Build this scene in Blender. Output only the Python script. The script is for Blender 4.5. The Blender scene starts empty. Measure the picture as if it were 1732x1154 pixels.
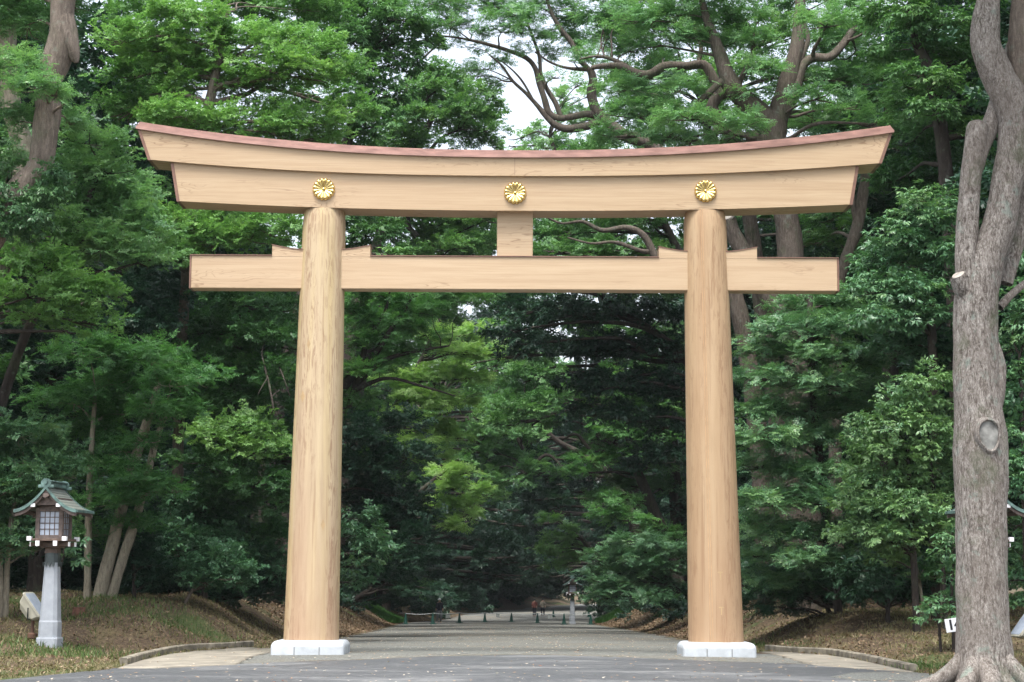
import bpy, math, random
import numpy as np
from mathutils import Vector, Matrix

rng = np.random.default_rng(11)
random.seed(5)
C = bpy.context.scene.collection
R = math.radians

# ------------------------------------------------------------------ camera
F_PX, W_PX, H_PX = 3116.0, 1732.0, 1154.0
CAM = np.array([0.0, -38.0, 1.5])
PITCH = math.atan((982 - 577) / F_PX)
ROLL = R(0.28)
FW = np.array([0, math.cos(PITCH), math.sin(PITCH)])
UP = np.array([0, -math.sin(PITCH), math.cos(PITCH)])
RT = np.array([1.0, 0, 0])


def ray(px, py):
    x, y = px - 866, 577 - py
    c, s = math.cos(ROLL), math.sin(ROLL)
    x, y = x * c - y * s, x * s + y * c
    return FW * F_PX + RT * x + UP * y


def P(px, py, Y):
    d = ray(px, py)
    return CAM + d * ((Y - CAM[1]) / d[1])


def mpp(Y):                      # metres per reference pixel at depth Y
    return (Y + 38.0) / F_PX


# ------------------------------------------------------------------ terrain
def sstep(t):
    t = np.clip(t, 0, 1)
    return t * t * (3 - 2 * t)


def path_c(y):
    return np.where(y > 95, 9.0 * (np.clip(y - 95, 0, 200) / 100.0) ** 1.8, 0.0) - 0.8 * sstep((y - 30) / 60)


def path_z(y):
    return -0.016 * np.clip(y, 0, 1e9) + 0.016 * np.clip(y - 120, 0, 1e9) * sstep((y - 120) / 30)


def G0(px, py, z=0.02):
    d = ray(px, py)
    return CAM + d * ((z - CAM[2]) / d[2])


KERB_L = [(208, 1125), (240, 1115), (290, 1104), (330, 1099), (380, 1096), (424, 1094)]
KERB_R = [(1299, 1101), (1340, 1103), (1400, 1107), (1455, 1116), (1510, 1128), (1545, 1136)]
kl = np.array([G0(*q) for q in KERB_L]); kr = np.array([G0(*q) for q in KERB_R[::-1]])


def _edge_table(k):
    y = np.concatenate([[-60, -30, -20, -14, -10, k[0, 1] - 1.2], k[:, 1], [k[-1, 1] + 5, 110, 400]])
    x = np.concatenate([[30, 22, 14, 9.2, 7.9, abs(k[0, 0]) + .15], np.abs(k[:, 0]), [5.3, 6.9, 6.9]])
    return y, x


EL_, ER_ = _edge_table(kl), _edge_table(kr)


def edge(y, x=None):
    y = np.asarray(y, float)
    l, r = np.interp(y, *EL_), np.interp(y, *ER_)
    if x is None: return np.maximum(l, r)
    return np.where(np.asarray(x) - path_c(y) < 0, l, r)


def Hn(x, y):
    x = np.asarray(x, float); y = np.asarray(y, float)
    xr = x - path_c(y)
    a = np.abs(xr)
    e = edge(y, x)
    z = path_z(y) + 0.03 - 0.0012 * np.minimum(a, 9) ** 2
    B = 0.15 + 1.10 * sstep((y + 4) / 13.0) - 0.10 * sstep((-y - 9) / 8)
    B = B * np.where(x > path_c(y), 1 - .25 * sstep((22 - y) / 10), 1.0)
    t = (a - e - .05) / (4.4 - 1.2 * sstep((y + 2) / 6))
    z = z + B * sstep(t) + 0.03 * np.clip(a - e - 5, 0, 60)
    k = sstep(t * 1.6)
    z = z + k * (0.06 * np.sin(x * 1.7 + y * 0.9) + 0.05 * np.sin(x * 0.8 - y * 1.9 + 1) + 0.02 * np.sin(5.1 * x + 3.3 * y))
    return z


def H(x, y):
    return float(Hn(x, y))


def G(px, py, dz=0.0):           # where the line of sight meets the ground
    d = ray(px, py)
    d = d / d[1]
    ys = np.linspace(5, 330, 6500)
    pts = CAM[None] + d[None] * ys[:, None]
    below = pts[:, 2] < Hn(pts[:, 0], pts[:, 1]) + dz
    i = int(np.argmax(below)) if below.any() else len(ys) - 1
    p = pts[i]
    return np.array([p[0], p[1], H(p[0], p[1]) + dz])


# ------------------------------------------------------------------ object helpers
def tag(o, label=None, cat=None, group=None, kind=None):
    if label: o['label'] = label
    if cat: o['category'] = cat
    if group: o['group'] = group
    if kind: o['kind'] = kind
    return o


def thing(name, label, cat, loc=(0, 0, 0), rz=0.0, group=None):
    o = bpy.data.objects.new(name, None)
    o.empty_display_size = 0.3
    C.objects.link(o)
    o.location = loc
    o.rotation_euler = (0, 0, rz)
    return tag(o, label, cat, group)


def mesh_obj(name, me, mats, parent=None):
    o = bpy.data.objects.new(name, me)
    C.objects.link(o)
    for m in (mats if isinstance(mats, (list, tuple)) else [mats]):
        me.materials.append(m)
    if parent: o.parent = parent
    return o


def dup_tree(root, loc, rz, label, group=None):
    r = root.copy(); C.objects.link(r); r.location = loc; r.rotation_euler = (0, 0, rz)
    r['label'] = label
    if group: r['group'] = group
    for ch in list(root.children):
        c = ch.copy(); C.objects.link(c); c.parent = r
        for g in ch.children:
            d = g.copy(); C.objects.link(d); d.parent = c
    return r


class MB:
    """collects verts and faces for one mesh object"""
    def __init__(s):
        s.v, s.f, s.m, s.sm = [], [], [], []

    def add(s, vs, fs, mi=0, smooth=False):
        b = len(s.v)
        s.v += [tuple(map(float, p)) for p in vs]
        for f in fs:
            s.f.append(tuple(i + b for i in f)); s.m.append(mi); s.sm.append(smooth)
        return s

    def box(s, c, size, rot=None, mi=0, bev=0.0):
        x, y, z = [q / 2 for q in size]
        if bev <= 0:
            vs = [(-x, -y, -z), (x, -y, -z), (x, y, -z), (-x, y, -z), (-x, -y, z), (x, -y, z), (x, y, z), (-x, y, z)]
            fs = [(3, 2, 1, 0), (4, 5, 6, 7), (0, 1, 5, 4), (1, 2, 6, 5), (2, 3, 7, 6), (3, 0, 4, 7)]
        else:
            b = min(bev, x * .9, y * .9, z * .9)
            vs, ix = [], {}
            for sx in (-1, 1):
                for sy in (-1, 1):
                    for sz in (-1, 1):
                        for ax in range(3):
                            p = [sx * (x - b), sy * (y - b), sz * (z - b)]
                            p[ax] = (sx * x, sy * y, sz * z)[ax]
                            ix[sx, sy, sz, ax] = len(vs); vs.append(tuple(p))
            g = lambda a, b_, c_, ax: ix[a, b_, c_, ax]
            fs = []
            for q in (-1, 1):
                fs.append((g(q, -1, -1, 0), g(q, 1, -1, 0), g(q, 1, 1, 0), g(q, -1, 1, 0))[::q])
                fs.append((g(-1, q, -1, 1), g(-1, q, 1, 1), g(1, q, 1, 1), g(1, q, -1, 1))[::q])
                fs.append((g(-1, -1, q, 2), g(1, -1, q, 2), g(1, 1, q, 2), g(-1, 1, q, 2))[::q])
                for w in (-1, 1):
                    fs.append((g(q, w, -1, 0), g(q, w, 1, 0), g(q, w, 1, 1), g(q, w, -1, 1)))
                    fs.append((g(q, -1, w, 0), g(q, 1, w, 0), g(q, 1, w, 2), g(q, -1, w, 2)))
                    fs.append((g(-1, q, w, 1), g(1, q, w, 1), g(1, q, w, 2), g(-1, q, w, 2)))
            for sx in (-1, 1):
                for sy in (-1, 1):
                    for sz in (-1, 1):
                        fs.append((g(sx, sy, sz, 0), g(sx, sy, sz, 1), g(sx, sy, sz, 2)))
        M = rot if rot is not None else Matrix.Identity(3)
        vs = [M @ Vector(p) + Vector(c) for p in vs]
        return s.add(vs, fs, mi)

    def loft(s, rings, cap0=True, cap1=True, mi=0, smooth=False, closed=True):
        n = len(rings[0])
        vs = [p for r in rings for p in r]
        fs = []
        for k in range(len(rings) - 1):
            for i in range(n if closed else n - 1):
                j = (i + 1) % n
                fs.append((k * n + i, k * n + j, (k + 1) * n + j, (k + 1) * n + i))
        s.add(vs, fs, mi, smooth)
        if cap0: s.add(rings[0], [tuple(range(n))[::-1]], mi)
        if cap1: s.add(rings[-1], [tuple(range(n))], mi)
        return s

    def tube(s, pts, rad, n=8, mi=0, smooth=True, cap=True):
        rings = tube_rings(np.array(pts, float), np.array(rad, float) * np.ones(len(pts)), n)
        return s.loft([[tuple(q) for q in r] for r in rings], cap, cap, mi, smooth)

    def build(s, name, mats, parent=None):
        me = bpy.data.meshes.new(name)
        me.from_pydata(s.v, [], s.f)
        me.polygons.foreach_set('material_index', s.m)
        me.polygons.foreach_set('use_smooth', s.sm)
        import bmesh
        bm = bmesh.new(); bm.from_mesh(me)
        bmesh.ops.recalc_face_normals(bm, faces=bm.faces)
        bm.to_mesh(me); bm.free()
        me.update()
        return mesh_obj(name, me, mats, parent)


def tube_rings(p, r, n, noise=0.0, seed=0):
    t = np.gradient(p, axis=0)
    t /= np.linalg.norm(t, axis=1)[:, None] + 1e-9
    ref = np.array([0.31, 0.9, 0.13]) if abs(t[:, 2]).mean() > 0.5 else np.array([0.05, 0.1, 1.0])
    a = np.cross(t, ref); a /= np.linalg.norm(a, axis=1)[:, None] + 1e-9
    b = np.cross(t, a)
    th = np.linspace(0, 2 * np.pi, n, endpoint=False)
    k = np.ones((len(p), n))
    if noise:
        q = np.random.default_rng(seed)
        s = np.concatenate([[0], np.cumsum(np.linalg.norm(np.diff(p, axis=0), axis=1))])
        for m in range(6):
            f1 = q.integers(1, 5); f2 = q.uniform(0.6, 4.5)
            k += noise * (0.6 if m > 2 else 1) * np.sin(f1 * th[None] + f2 * s[:, None] + q.uniform(0, 6.3)) * np.sin(f2 * 1.3 * s[:, None] + q.uniform(0, 6.3))
    return p[:, None] + (r[:, None] * k)[..., None] * (np.cos(th)[None, :, None] * a[:, None] + np.sin(th)[None, :, None] * b[:, None])


def smooth_path(pts, rad, step=0.25):
    """Catmull-Rom resampled path"""
    p = np.array(pts, float); r = np.array(rad, float)
    if len(p) == 1: return p, r
    q = np.vstack([2 * p[0] - p[1], p, 2 * p[-1] - p[-2]])
    out, ro = [], []
    for i in range(len(p) - 1):
        n = max(2, int(np.linalg.norm(p[i + 1] - p[i]) / step))
        for k in range(n):
            t = k / n
            a, b, c, d = q[i:i + 4]
            out.append(0.5 * (2 * b + (c - a) * t + (2 * a - 5 * b + 4 * c - d) * t * t + (3 * b - a - 3 * c + d) * t ** 3))
            ro.append(r[i] + (r[i + 1] - r[i]) * t)
    out.append(p[-1]); ro.append(r[-1])
    return np.array(out), np.array(ro)


# ------------------------------------------------------------------ materials
def mat(name):
    m = bpy.data.materials.new(name)
    m.use_nodes = True
    nt = m.node_tree
    b = nt.nodes['Principled BSDF']
    return m, nt, b


def nd(nt, t, **kw):
    n = nt.nodes.new(t)
    for k, v in kw.items():
        if k in n.inputs.keys():
            n.inputs[k].default_value = v
        else:
            setattr(n, k, v)
    return n


def ramp(nt, fac, stops):
    n = nt.nodes.new('ShaderNodeValToRGB')
    e = n.color_ramp.elements
    while len(e) < len(stops): e.new(0.5)
    for i, (p, c) in enumerate(stops):
        e[i].position = p
        e[i].color = (*c, 1) if not isinstance(c, (int, float)) else (c, c, c, 1)
    nt.links.new(fac, n.inputs['Fac'])
    return n.outputs['Color']


def coords(nt, scale=(1, 1, 1), kind='Object'):
    t = nt.nodes.new('ShaderNodeTexCoord')
    m = nt.nodes.new('ShaderNodeMapping')
    m.inputs['Scale'].default_value = scale
    nt.links.new(t.outputs[kind], m.inputs['Vector'])
    return m.outputs['Vector']


def noise(nt, vec, scale, detail=4, rough=0.55, dist=0.0):
    n = nd(nt, 'ShaderNodeTexNoise', Scale=scale, Detail=detail, Roughness=rough, Distortion=dist)
    nt.links.new(vec, n.inputs['Vector'])
    return n.outputs['Fac']


def mixc(nt, fac, a, b, mode='MIX'):
    n = nt.nodes.new('ShaderNodeMix'); n.data_type = 'RGBA'; n.blend_type = mode
    for s, v in ((0, fac), (6, a), (7, b)):
        if hasattr(v, 'is_output'): nt.links.new(v, n.inputs[s])
        elif isinstance(v, (int, float)): n.inputs[s].default_value = v
        else: n.inputs[s].default_value = (*v, 1)
    return n.outputs[2]


def mth(nt, op, a, b=0.0):
    n = nt.nodes.new('ShaderNodeMath'); n.operation = op
    for i, v in enumerate((a, b)):
        if hasattr(v, 'is_output'): nt.links.new(v, n.inputs[i])
        else: n.inputs[i].default_value = v
    return n.outputs[0]


def bump(nt, b, h, dist, strength=1.0):
    n = nd(nt, 'ShaderNodeBump', Distance=dist, Strength=strength)
    nt.links.new(h, n.inputs['Height'])
    nt.links.new(n.outputs['Normal'], b.inputs['Normal'])


def simple(name, col, rough=0.6, metal=0.0, var=0.12, scale=6.0, bmp=0.0):
    m, nt, b = mat(name)
    v = coords(nt)
    f = noise(nt, v, scale, 5)
    lo = tuple(max(0, c * (1 - var * 2)) for c in col); hi = tuple(min(1, c * (1 + var * 2)) for c in col)
    nt.links.new(ramp(nt, f, [(0.3, lo), (0.7, hi)]), b.inputs['Base Color'])
    b.inputs['Roughness'].default_value = rough
    b.inputs['Metallic'].default_value = metal
    if bmp: bump(nt, b, noise(nt, v, scale * 6, 4), bmp)
    return m


def leaf_mat(name, dark, mid, light, trans=0.3, rough=0.45, spec=0.4):
    m, nt, b = mat(name)
    a = nt.nodes.new('ShaderNodeAttribute'); a.attribute_name = 'tone'
    col = ramp(nt, a.outputs['Fac'], [(0.0, dark), (0.5, mid), (1.0, light)])
    nt.links.new(col, b.inputs['Base Color'])
    b.inputs['Roughness'].default_value = rough
    b.inputs['Specular IOR Level'].default_value = spec
    tr = nt.nodes.new('ShaderNodeBsdfTranslucent')
    tc = mixc(nt, 1.0, col, (1.05, 1.2, 0.65), 'MULTIPLY')
    nt.links.new(tc, tr.inputs['Color'])
    mx = nt.nodes.new('ShaderNodeMixShader'); mx.inputs[0].default_value = trans
    nt.links.new(b.outputs[0], mx.inputs[1]); nt.links.new(tr.outputs[0], mx.inputs[2])
    nt.links.new(mx.outputs[0], nt.nodes['Material Output'].inputs['Surface'])
    return m


LM = {
    'oak': leaf_mat('oak_leaf', (0.053, 0.133, 0.053), (0.110, 0.240, 0.088), (0.199, 0.350, 0.107), spec=.35),
    'bright': leaf_mat('sunlit_oak_leaf', (0.095, 0.215, 0.072), (0.180, 0.356, 0.114), (0.282, 0.463, 0.145), trans=.34, spec=.35),  # oak greens lightened in the colour to stand for lit boughs
    'camphor': leaf_mat('camphor_leaf', (0.085, 0.192, 0.093), (0.156, 0.311, 0.142), (0.246, 0.407, 0.168), trans=.38, rough=0.36, spec=.35),
    'dark': leaf_mat('shaded_evergreen_leaf', (0.013, 0.038, 0.026), (0.024, 0.068, 0.041), (0.044, 0.105, 0.054), trans=0.2),  # colour lowered so filler leaves carry the shade of deep recesses
    'laurel': leaf_mat('laurel_leaf', (0.056, 0.141, 0.074), (0.109, 0.237, 0.119), (0.199, 0.339, 0.132), trans=0.22, rough=0.36, spec=0.42),
    'maple': leaf_mat('maple_leaf', (0.066, 0.175, 0.067), (0.118, 0.271, 0.093), (0.199, 0.362, 0.107), trans=0.4, spec=.35),
    'fresh': leaf_mat('sunlit_maple_leaf', (0.114, 0.249, 0.079), (0.205, 0.373, 0.122), (0.300, 0.463, 0.156), trans=0.42, spec=.35),  # greens lightened in the colour to stand for sunlit crowns
    'ivy': leaf_mat('ivy_leaf', (0.036, 0.102, 0.046), (0.066, 0.158, 0.064), (0.120, 0.226, 0.081), trans=0.2, rough=0.4),
}


def bark_mat(name, dark, mid, light, moss=0.0, scale=1.0, depth=0.03):
    m, nt, b = mat(name)
    v = coords(nt, (1, 1, 0.22))
    v2 = coords(nt)
    f = noise(nt, v, 16 * scale, 7, 0.68, 0.6)
    big = noise(nt, v2, 1.3 * scale, 4)
    fine = noise(nt, v2, 40 * scale, 4, 0.7)
    c = ramp(nt, f, [(0.34, dark), (0.5, mid), (0.66, light)])
    c2 = mixc(nt, ramp(nt, big, [(0.35, 0.0), (0.7, 0.75)]), c, mixc(nt, 0.6, c, light))
    c2 = mixc(nt, ramp(nt, fine, [(0.4, 0.35), (0.65, 0.0)]), c2, dark)
    if moss:
        mo = noise(nt, v2, 2.2, 5, 0.6)
        c2 = mixc(nt, ramp(nt, mo, [(0.52, 0.0), (0.68, moss)]), c2, (0.07, 0.10, 0.045))
        li = noise(nt, v2, 5.0, 4, 0.6)
        c2 = mixc(nt, ramp(nt, li, [(0.60, 0.0), (0.70, moss * 0.8)]), c2, (0.22, 0.27, 0.22))
    nt.links.new(c2, b.inputs['Base Color'])
    b.inputs['Roughness'].default_value = 0.9
    b.inputs['Specular IOR Level'].default_value = 0.2
    bump(nt, b, f, depth, 0.9)
    return m


def front_bark():
    m, nt, b = mat('grey_furrowed_bark')
    v2 = coords(nt)
    wv = nd(nt, 'ShaderNodeTexNoise', Scale=3.0, Detail=3.0)
    nt.links.new(v2, wv.inputs['Vector'])
    f = noise(nt, coords(nt, (1, 1, 0.30)), 21, 8, 0.74, 1.1)
    fine = noise(nt, coords(nt, (1, 1, .5)), 48, 5, 0.75)
    big = noise(nt, coords(nt, (1, 1, .5)), 1.7, 5, .6)
    c = ramp(nt, f, [(0.40, (0.085, 0.070, 0.060)), (0.48, (0.24, 0.215, 0.19)), (0.56, (0.34, 0.312, 0.28)), (0.66, (0.485, 0.455, 0.415))])
    c = mixc(nt, ramp(nt, fine, [(0.40, 0.55), (0.58, 0.0)]), c, (0.085, 0.068, 0.056))
    c = mixc(nt, ramp(nt, fine, [(0.55, 0.0), (0.68, 0.45)]), c, (0.46, 0.425, 0.39))
    c = mixc(nt, ramp(nt, big, [(0.38, 0.45), (0.56, 0.0)]), c, (0.15, 0.125, 0.105))
    mo = noise(nt, v2, 1.6, 6, 0.65)
    c = mixc(nt, ramp(nt, mo, [(0.54, 0.0), (0.66, 0.55)]), c, (0.085, 0.105, 0.055))
    li = noise(nt, v2, 3.4, 6, 0.7)
    c = mixc(nt, ramp(nt, li, [(0.57, 0.0), (0.66, 0.5)]), c, (0.22, 0.29, 0.245))
    nt.links.new(c, b.inputs['Base Color'])
    b.inputs['Roughness'].default_value = 0.9
    b.inputs['Specular IOR Level'].default_value = 0.2
    bump(nt, b, mth(nt, 'ADD', f, mth(nt, 'MULTIPLY', fine, .35)), 0.035, .9)
    return m


BARK_FRONT = front_bark()
BARK_BROWN = bark_mat('brown_bark', (0.065, 0.052, 0.042), (0.145, 0.118, 0.096), (0.25, 0.21, 0.175), moss=0.3, scale=1.2)
BARK_CAM = bark_mat('camphor_bark', (0.038, 0.031, 0.026), (0.095, 0.077, 0.063), (0.18, 0.15, 0.125), moss=0.35, scale=1.2)
BARK_PALE = bark_mat('pale_bark', (0.12, 0.105, 0.08), (0.25, 0.22, 0.165), (0.36, 0.325, 0.25), moss=0.25, scale=1.2)
BARK_DARK = bark_mat('dark_bark', (0.022, 0.018, 0.016), (0.045, 0.037, 0.032), (0.085, 0.07, 0.06), moss=0.3)


def wood_beam(name, tint=(1, 1, 1)):
    m, nt, b = mat(name)
    v = coords(nt, (0.035, 1.0, 1.0))
    g = noise(nt, v, 11.0, 7, 0.66, 0.15)
    g2 = noise(nt, coords(nt, (0.025, 1, 1.0)), 30.0, 4, 0.65, 0.1)
    big = noise(nt, coords(nt, (0.35, 1, 1)), 0.8, 3)
    t = lambda c: tuple(.89 * a * q for a, q in zip(c, tint))
    c = ramp(nt, g, [(0.30, t((0.42, 0.292, 0.182))), (0.5, t((0.49, 0.355, 0.228))), (0.72, t((0.54, 0.405, 0.268)))])
    c = mixc(nt, ramp(nt, g2, [(0.38, 0.28), (0.55, 0.0)]), c, t((0.34, 0.215, 0.12)))
    c = mixc(nt, ramp(nt, big, [(0.35, 0.0), (0.7, 0.35)]), c, t((0.51, 0.36, 0.235)))
    # cathedral figure: contour lines of a stretched noise, only in patches
    w = noise(nt, coords(nt, (0.16, 1, 1.3)), 1.9, 4, 0.5, 0.3)
    sn = mth(nt, 'SINE', mth(nt, 'MULTIPLY', w, 130.0))
    patch = noise(nt, coords(nt, (0.22, 1, 1.0)), 1.4, 2)
    k = mth(nt, 'MULTIPLY', ramp(nt, sn, [(0.72, 0.0), (0.97, 0.6)]), ramp(nt, patch, [(0.50, 0.0), (0.60, 1.0)]))
    c = mixc(nt, k, c, t((0.235, 0.14, 0.08)))
    nt.links.new(c, b.inputs['Base Color'])
    b.inputs['Roughness'].default_value = 0.55
    b.inputs['Specular IOR Level'].default_value = 0.3
    return m


def wood_pillar(name, left):
    m, nt, b = mat(name)
    v = coords(nt, (1.0, 1.0, 0.07))
    g = noise(nt, v, 7.5, 6, 0.62, 0.5)
    lanes = noise(nt, coords(nt, (1.0, 1.0, 0.028)), 2.6, 3, 0.5, 0.25)
    fl = noise(nt, coords(nt, (1.0, 1.0, 0.10)), 15.0, 5, 0.68, 1.6)
    if left:
        stops = [(0.34, (0.34, 0.25, 0.158)), (0.5, (0.455, 0.355, 0.225)), (0.66, (0.52, 0.425, 0.28))]
        lane = [(0.42, (0.39, 0.27, 0.185)), (0.52, (0.465, 0.36, 0.23)), (0.62, (0.53, 0.415, 0.21))]
    else:
        stops = [(0.34, (0.34, 0.228, 0.13)), (0.5, (0.41, 0.285, 0.17)), (0.66, (0.455, 0.33, 0.205))]
        lane = [(0.42, (0.37, 0.245, 0.14)), (0.52, (0.42, 0.297, 0.175)), (0.62, (0.46, 0.345, 0.22))]
    c = mixc(nt, 0.55, ramp(nt, g, stops), ramp(nt, lanes, lane))
    zone = ramp(nt, noise(nt, coords(nt, (1.0, 1.0, 0.06)), 1.9, 2), [(0.44, 0.1), (0.56, 1.0)])
    fk = mth(nt, 'MULTIPLY', ramp(nt, fl, [(0.51, 0.0), (0.58, 0.62 if left else 0.5)]), zone)
    c = mixc(nt, fk, c, (0.21, 0.115, 0.065))
    crack = noise(nt, coords(nt, (1.0, 1.0, 0.018)), 16.0, 4, 0.6, 0.2)
    c = mixc(nt, ramp(nt, crack, [(0.60, 0.0), (0.66, 0.55)]), c, (0.26, 0.155, 0.085))
    # wood turns browner towards the foot
    sp = nt.nodes.new('ShaderNodeSeparateXYZ')
    tx = nt.nodes.new('ShaderNodeTexCoord'); nt.links.new(tx.outputs['Object'], sp.inputs[0])
    low = ramp(nt, mth(nt, 'DIVIDE', mth(nt, 'ADD', sp.outputs['Z'], mth(nt, 'MULTIPLY', g, 2.0)), 9.0), [(0.15, 0.40), (0.48, 0.0)])
    c = mixc(nt, low, c, (0.36, 0.215, 0.13))
    nt.links.new(c, b.inputs['Base Color'])
    b.inputs['Roughness'].default_value = 0.55
    b.inputs['Specular IOR Level'].default_value = 0.3
    bump(nt, b, g, 0.004, 0.5)
    return m


WOOD = wood_beam('cypress_beam', (1.04, 1.06, 1.05))
WOOD_B = wood_beam('cypress_beam_pale', (1.09, 1.12, 1.13))
PIL_L, PIL_R = wood_pillar('cypress_pillar_yellow', True), wood_pillar('cypress_pillar_tan', False)
COPPER = simple('new_copper_sheet', (0.34, 0.205, 0.17), 0.45, 0.5, 0.14, 2.5)
COPPER_D = simple('copper_trim', (0.20, 0.115, 0.085), 0.5, 0.4, 0.1)
GOLD, _nt, _b = mat('gilt_metal')
_b.inputs['Base Color'].default_value = (0.80, 0.62, 0.26, 1); _b.inputs['Metallic'].default_value = 1.0; _b.inputs['Roughness'].default_value = 0.22
GRANITE = simple('white_granite', (0.41, 0.44, 0.465), 0.7, 0, 0.08, 4, 0.003)
JOINT = simple('mortar_joint', (0.16, 0.165, 0.165), 0.9)
STONE = simple('lantern_granite', (0.29, 0.315, 0.345), 0.75, 0, 0.06, 5, 0.002)
LWOOD = simple('lantern_timber', (0.10, 0.068, 0.052), 0.7, 0, 0.2, 12)
LWOOD_L = simple('lantern_timber_weathered', (0.12, 0.092, 0.08), 0.75, 0, 0.2, 12)
VERD = simple('verdigris_copper', (0.085, 0.145, 0.13), 0.6, 0.1, 0.3, 7)
WHITE = simple('white_paint', (0.82, 0.82, 0.84), 0.5, 0, 0.03)
DMETAL = simple('dark_patinated_metal', (0.06, 0.075, 0.075), 0.5, 0.4, 0.2)
PANE = simple('frosted_glass_pane', (0.37, 0.42, 0.50), 0.25, 0, 0.06)
BEIGE = simple('beige_enamel', (0.40, 0.385, 0.31), 0.55, 0, 0.08)
RUST = simple('rusty_steel', (0.14, 0.075, 0.05), 0.7, 0.3, 0.2)
GREEN_PL = simple('green_plastic', (0.005, 0.06, 0.042), 0.5, 0, 0.1)
CUTWOOD = simple('cut_wood_grey', (0.19, 0.19, 0.175), 0.9, 0, 0.3, 7, .006)
CUTPALE = simple('cut_wood_pale', (0.45, 0.40, 0.34), 0.85, 0, 0.15, 9)
INLAY = simple('inlaid_wood_plug', (0.42, 0.29, 0.15), 0.6, 0, 0.1)

SLATE = None
def roof_mat():
    m, nt, b = mat('lantern_roof_shingle')
    v = coords(nt)
    w = nd(nt, 'ShaderNodeTexWave', Scale=5.2, Distortion=0.3, Detail=1.0)
    w.bands_direction = 'Z'
    nt.links.new(v, w.inputs['Vector'])
    n = noise(nt, v, 14, 5)
    c = mixc(nt, n, (0.10, 0.12, 0.105), (0.21, 0.22, 0.19))
    c = mixc(nt, ramp(nt, w.outputs['Fac'], [(0.05, 0.7), (0.3, 0.0)]), c, (0.07, 0.085, 0.075))
    nt.links.new(c, b.inputs['Base Color']); b.inputs['Roughness'].default_value = 0.6
    bump(nt, b, w.outputs['Fac'], 0.012)
    return m
SLATE = roof_mat()


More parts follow.
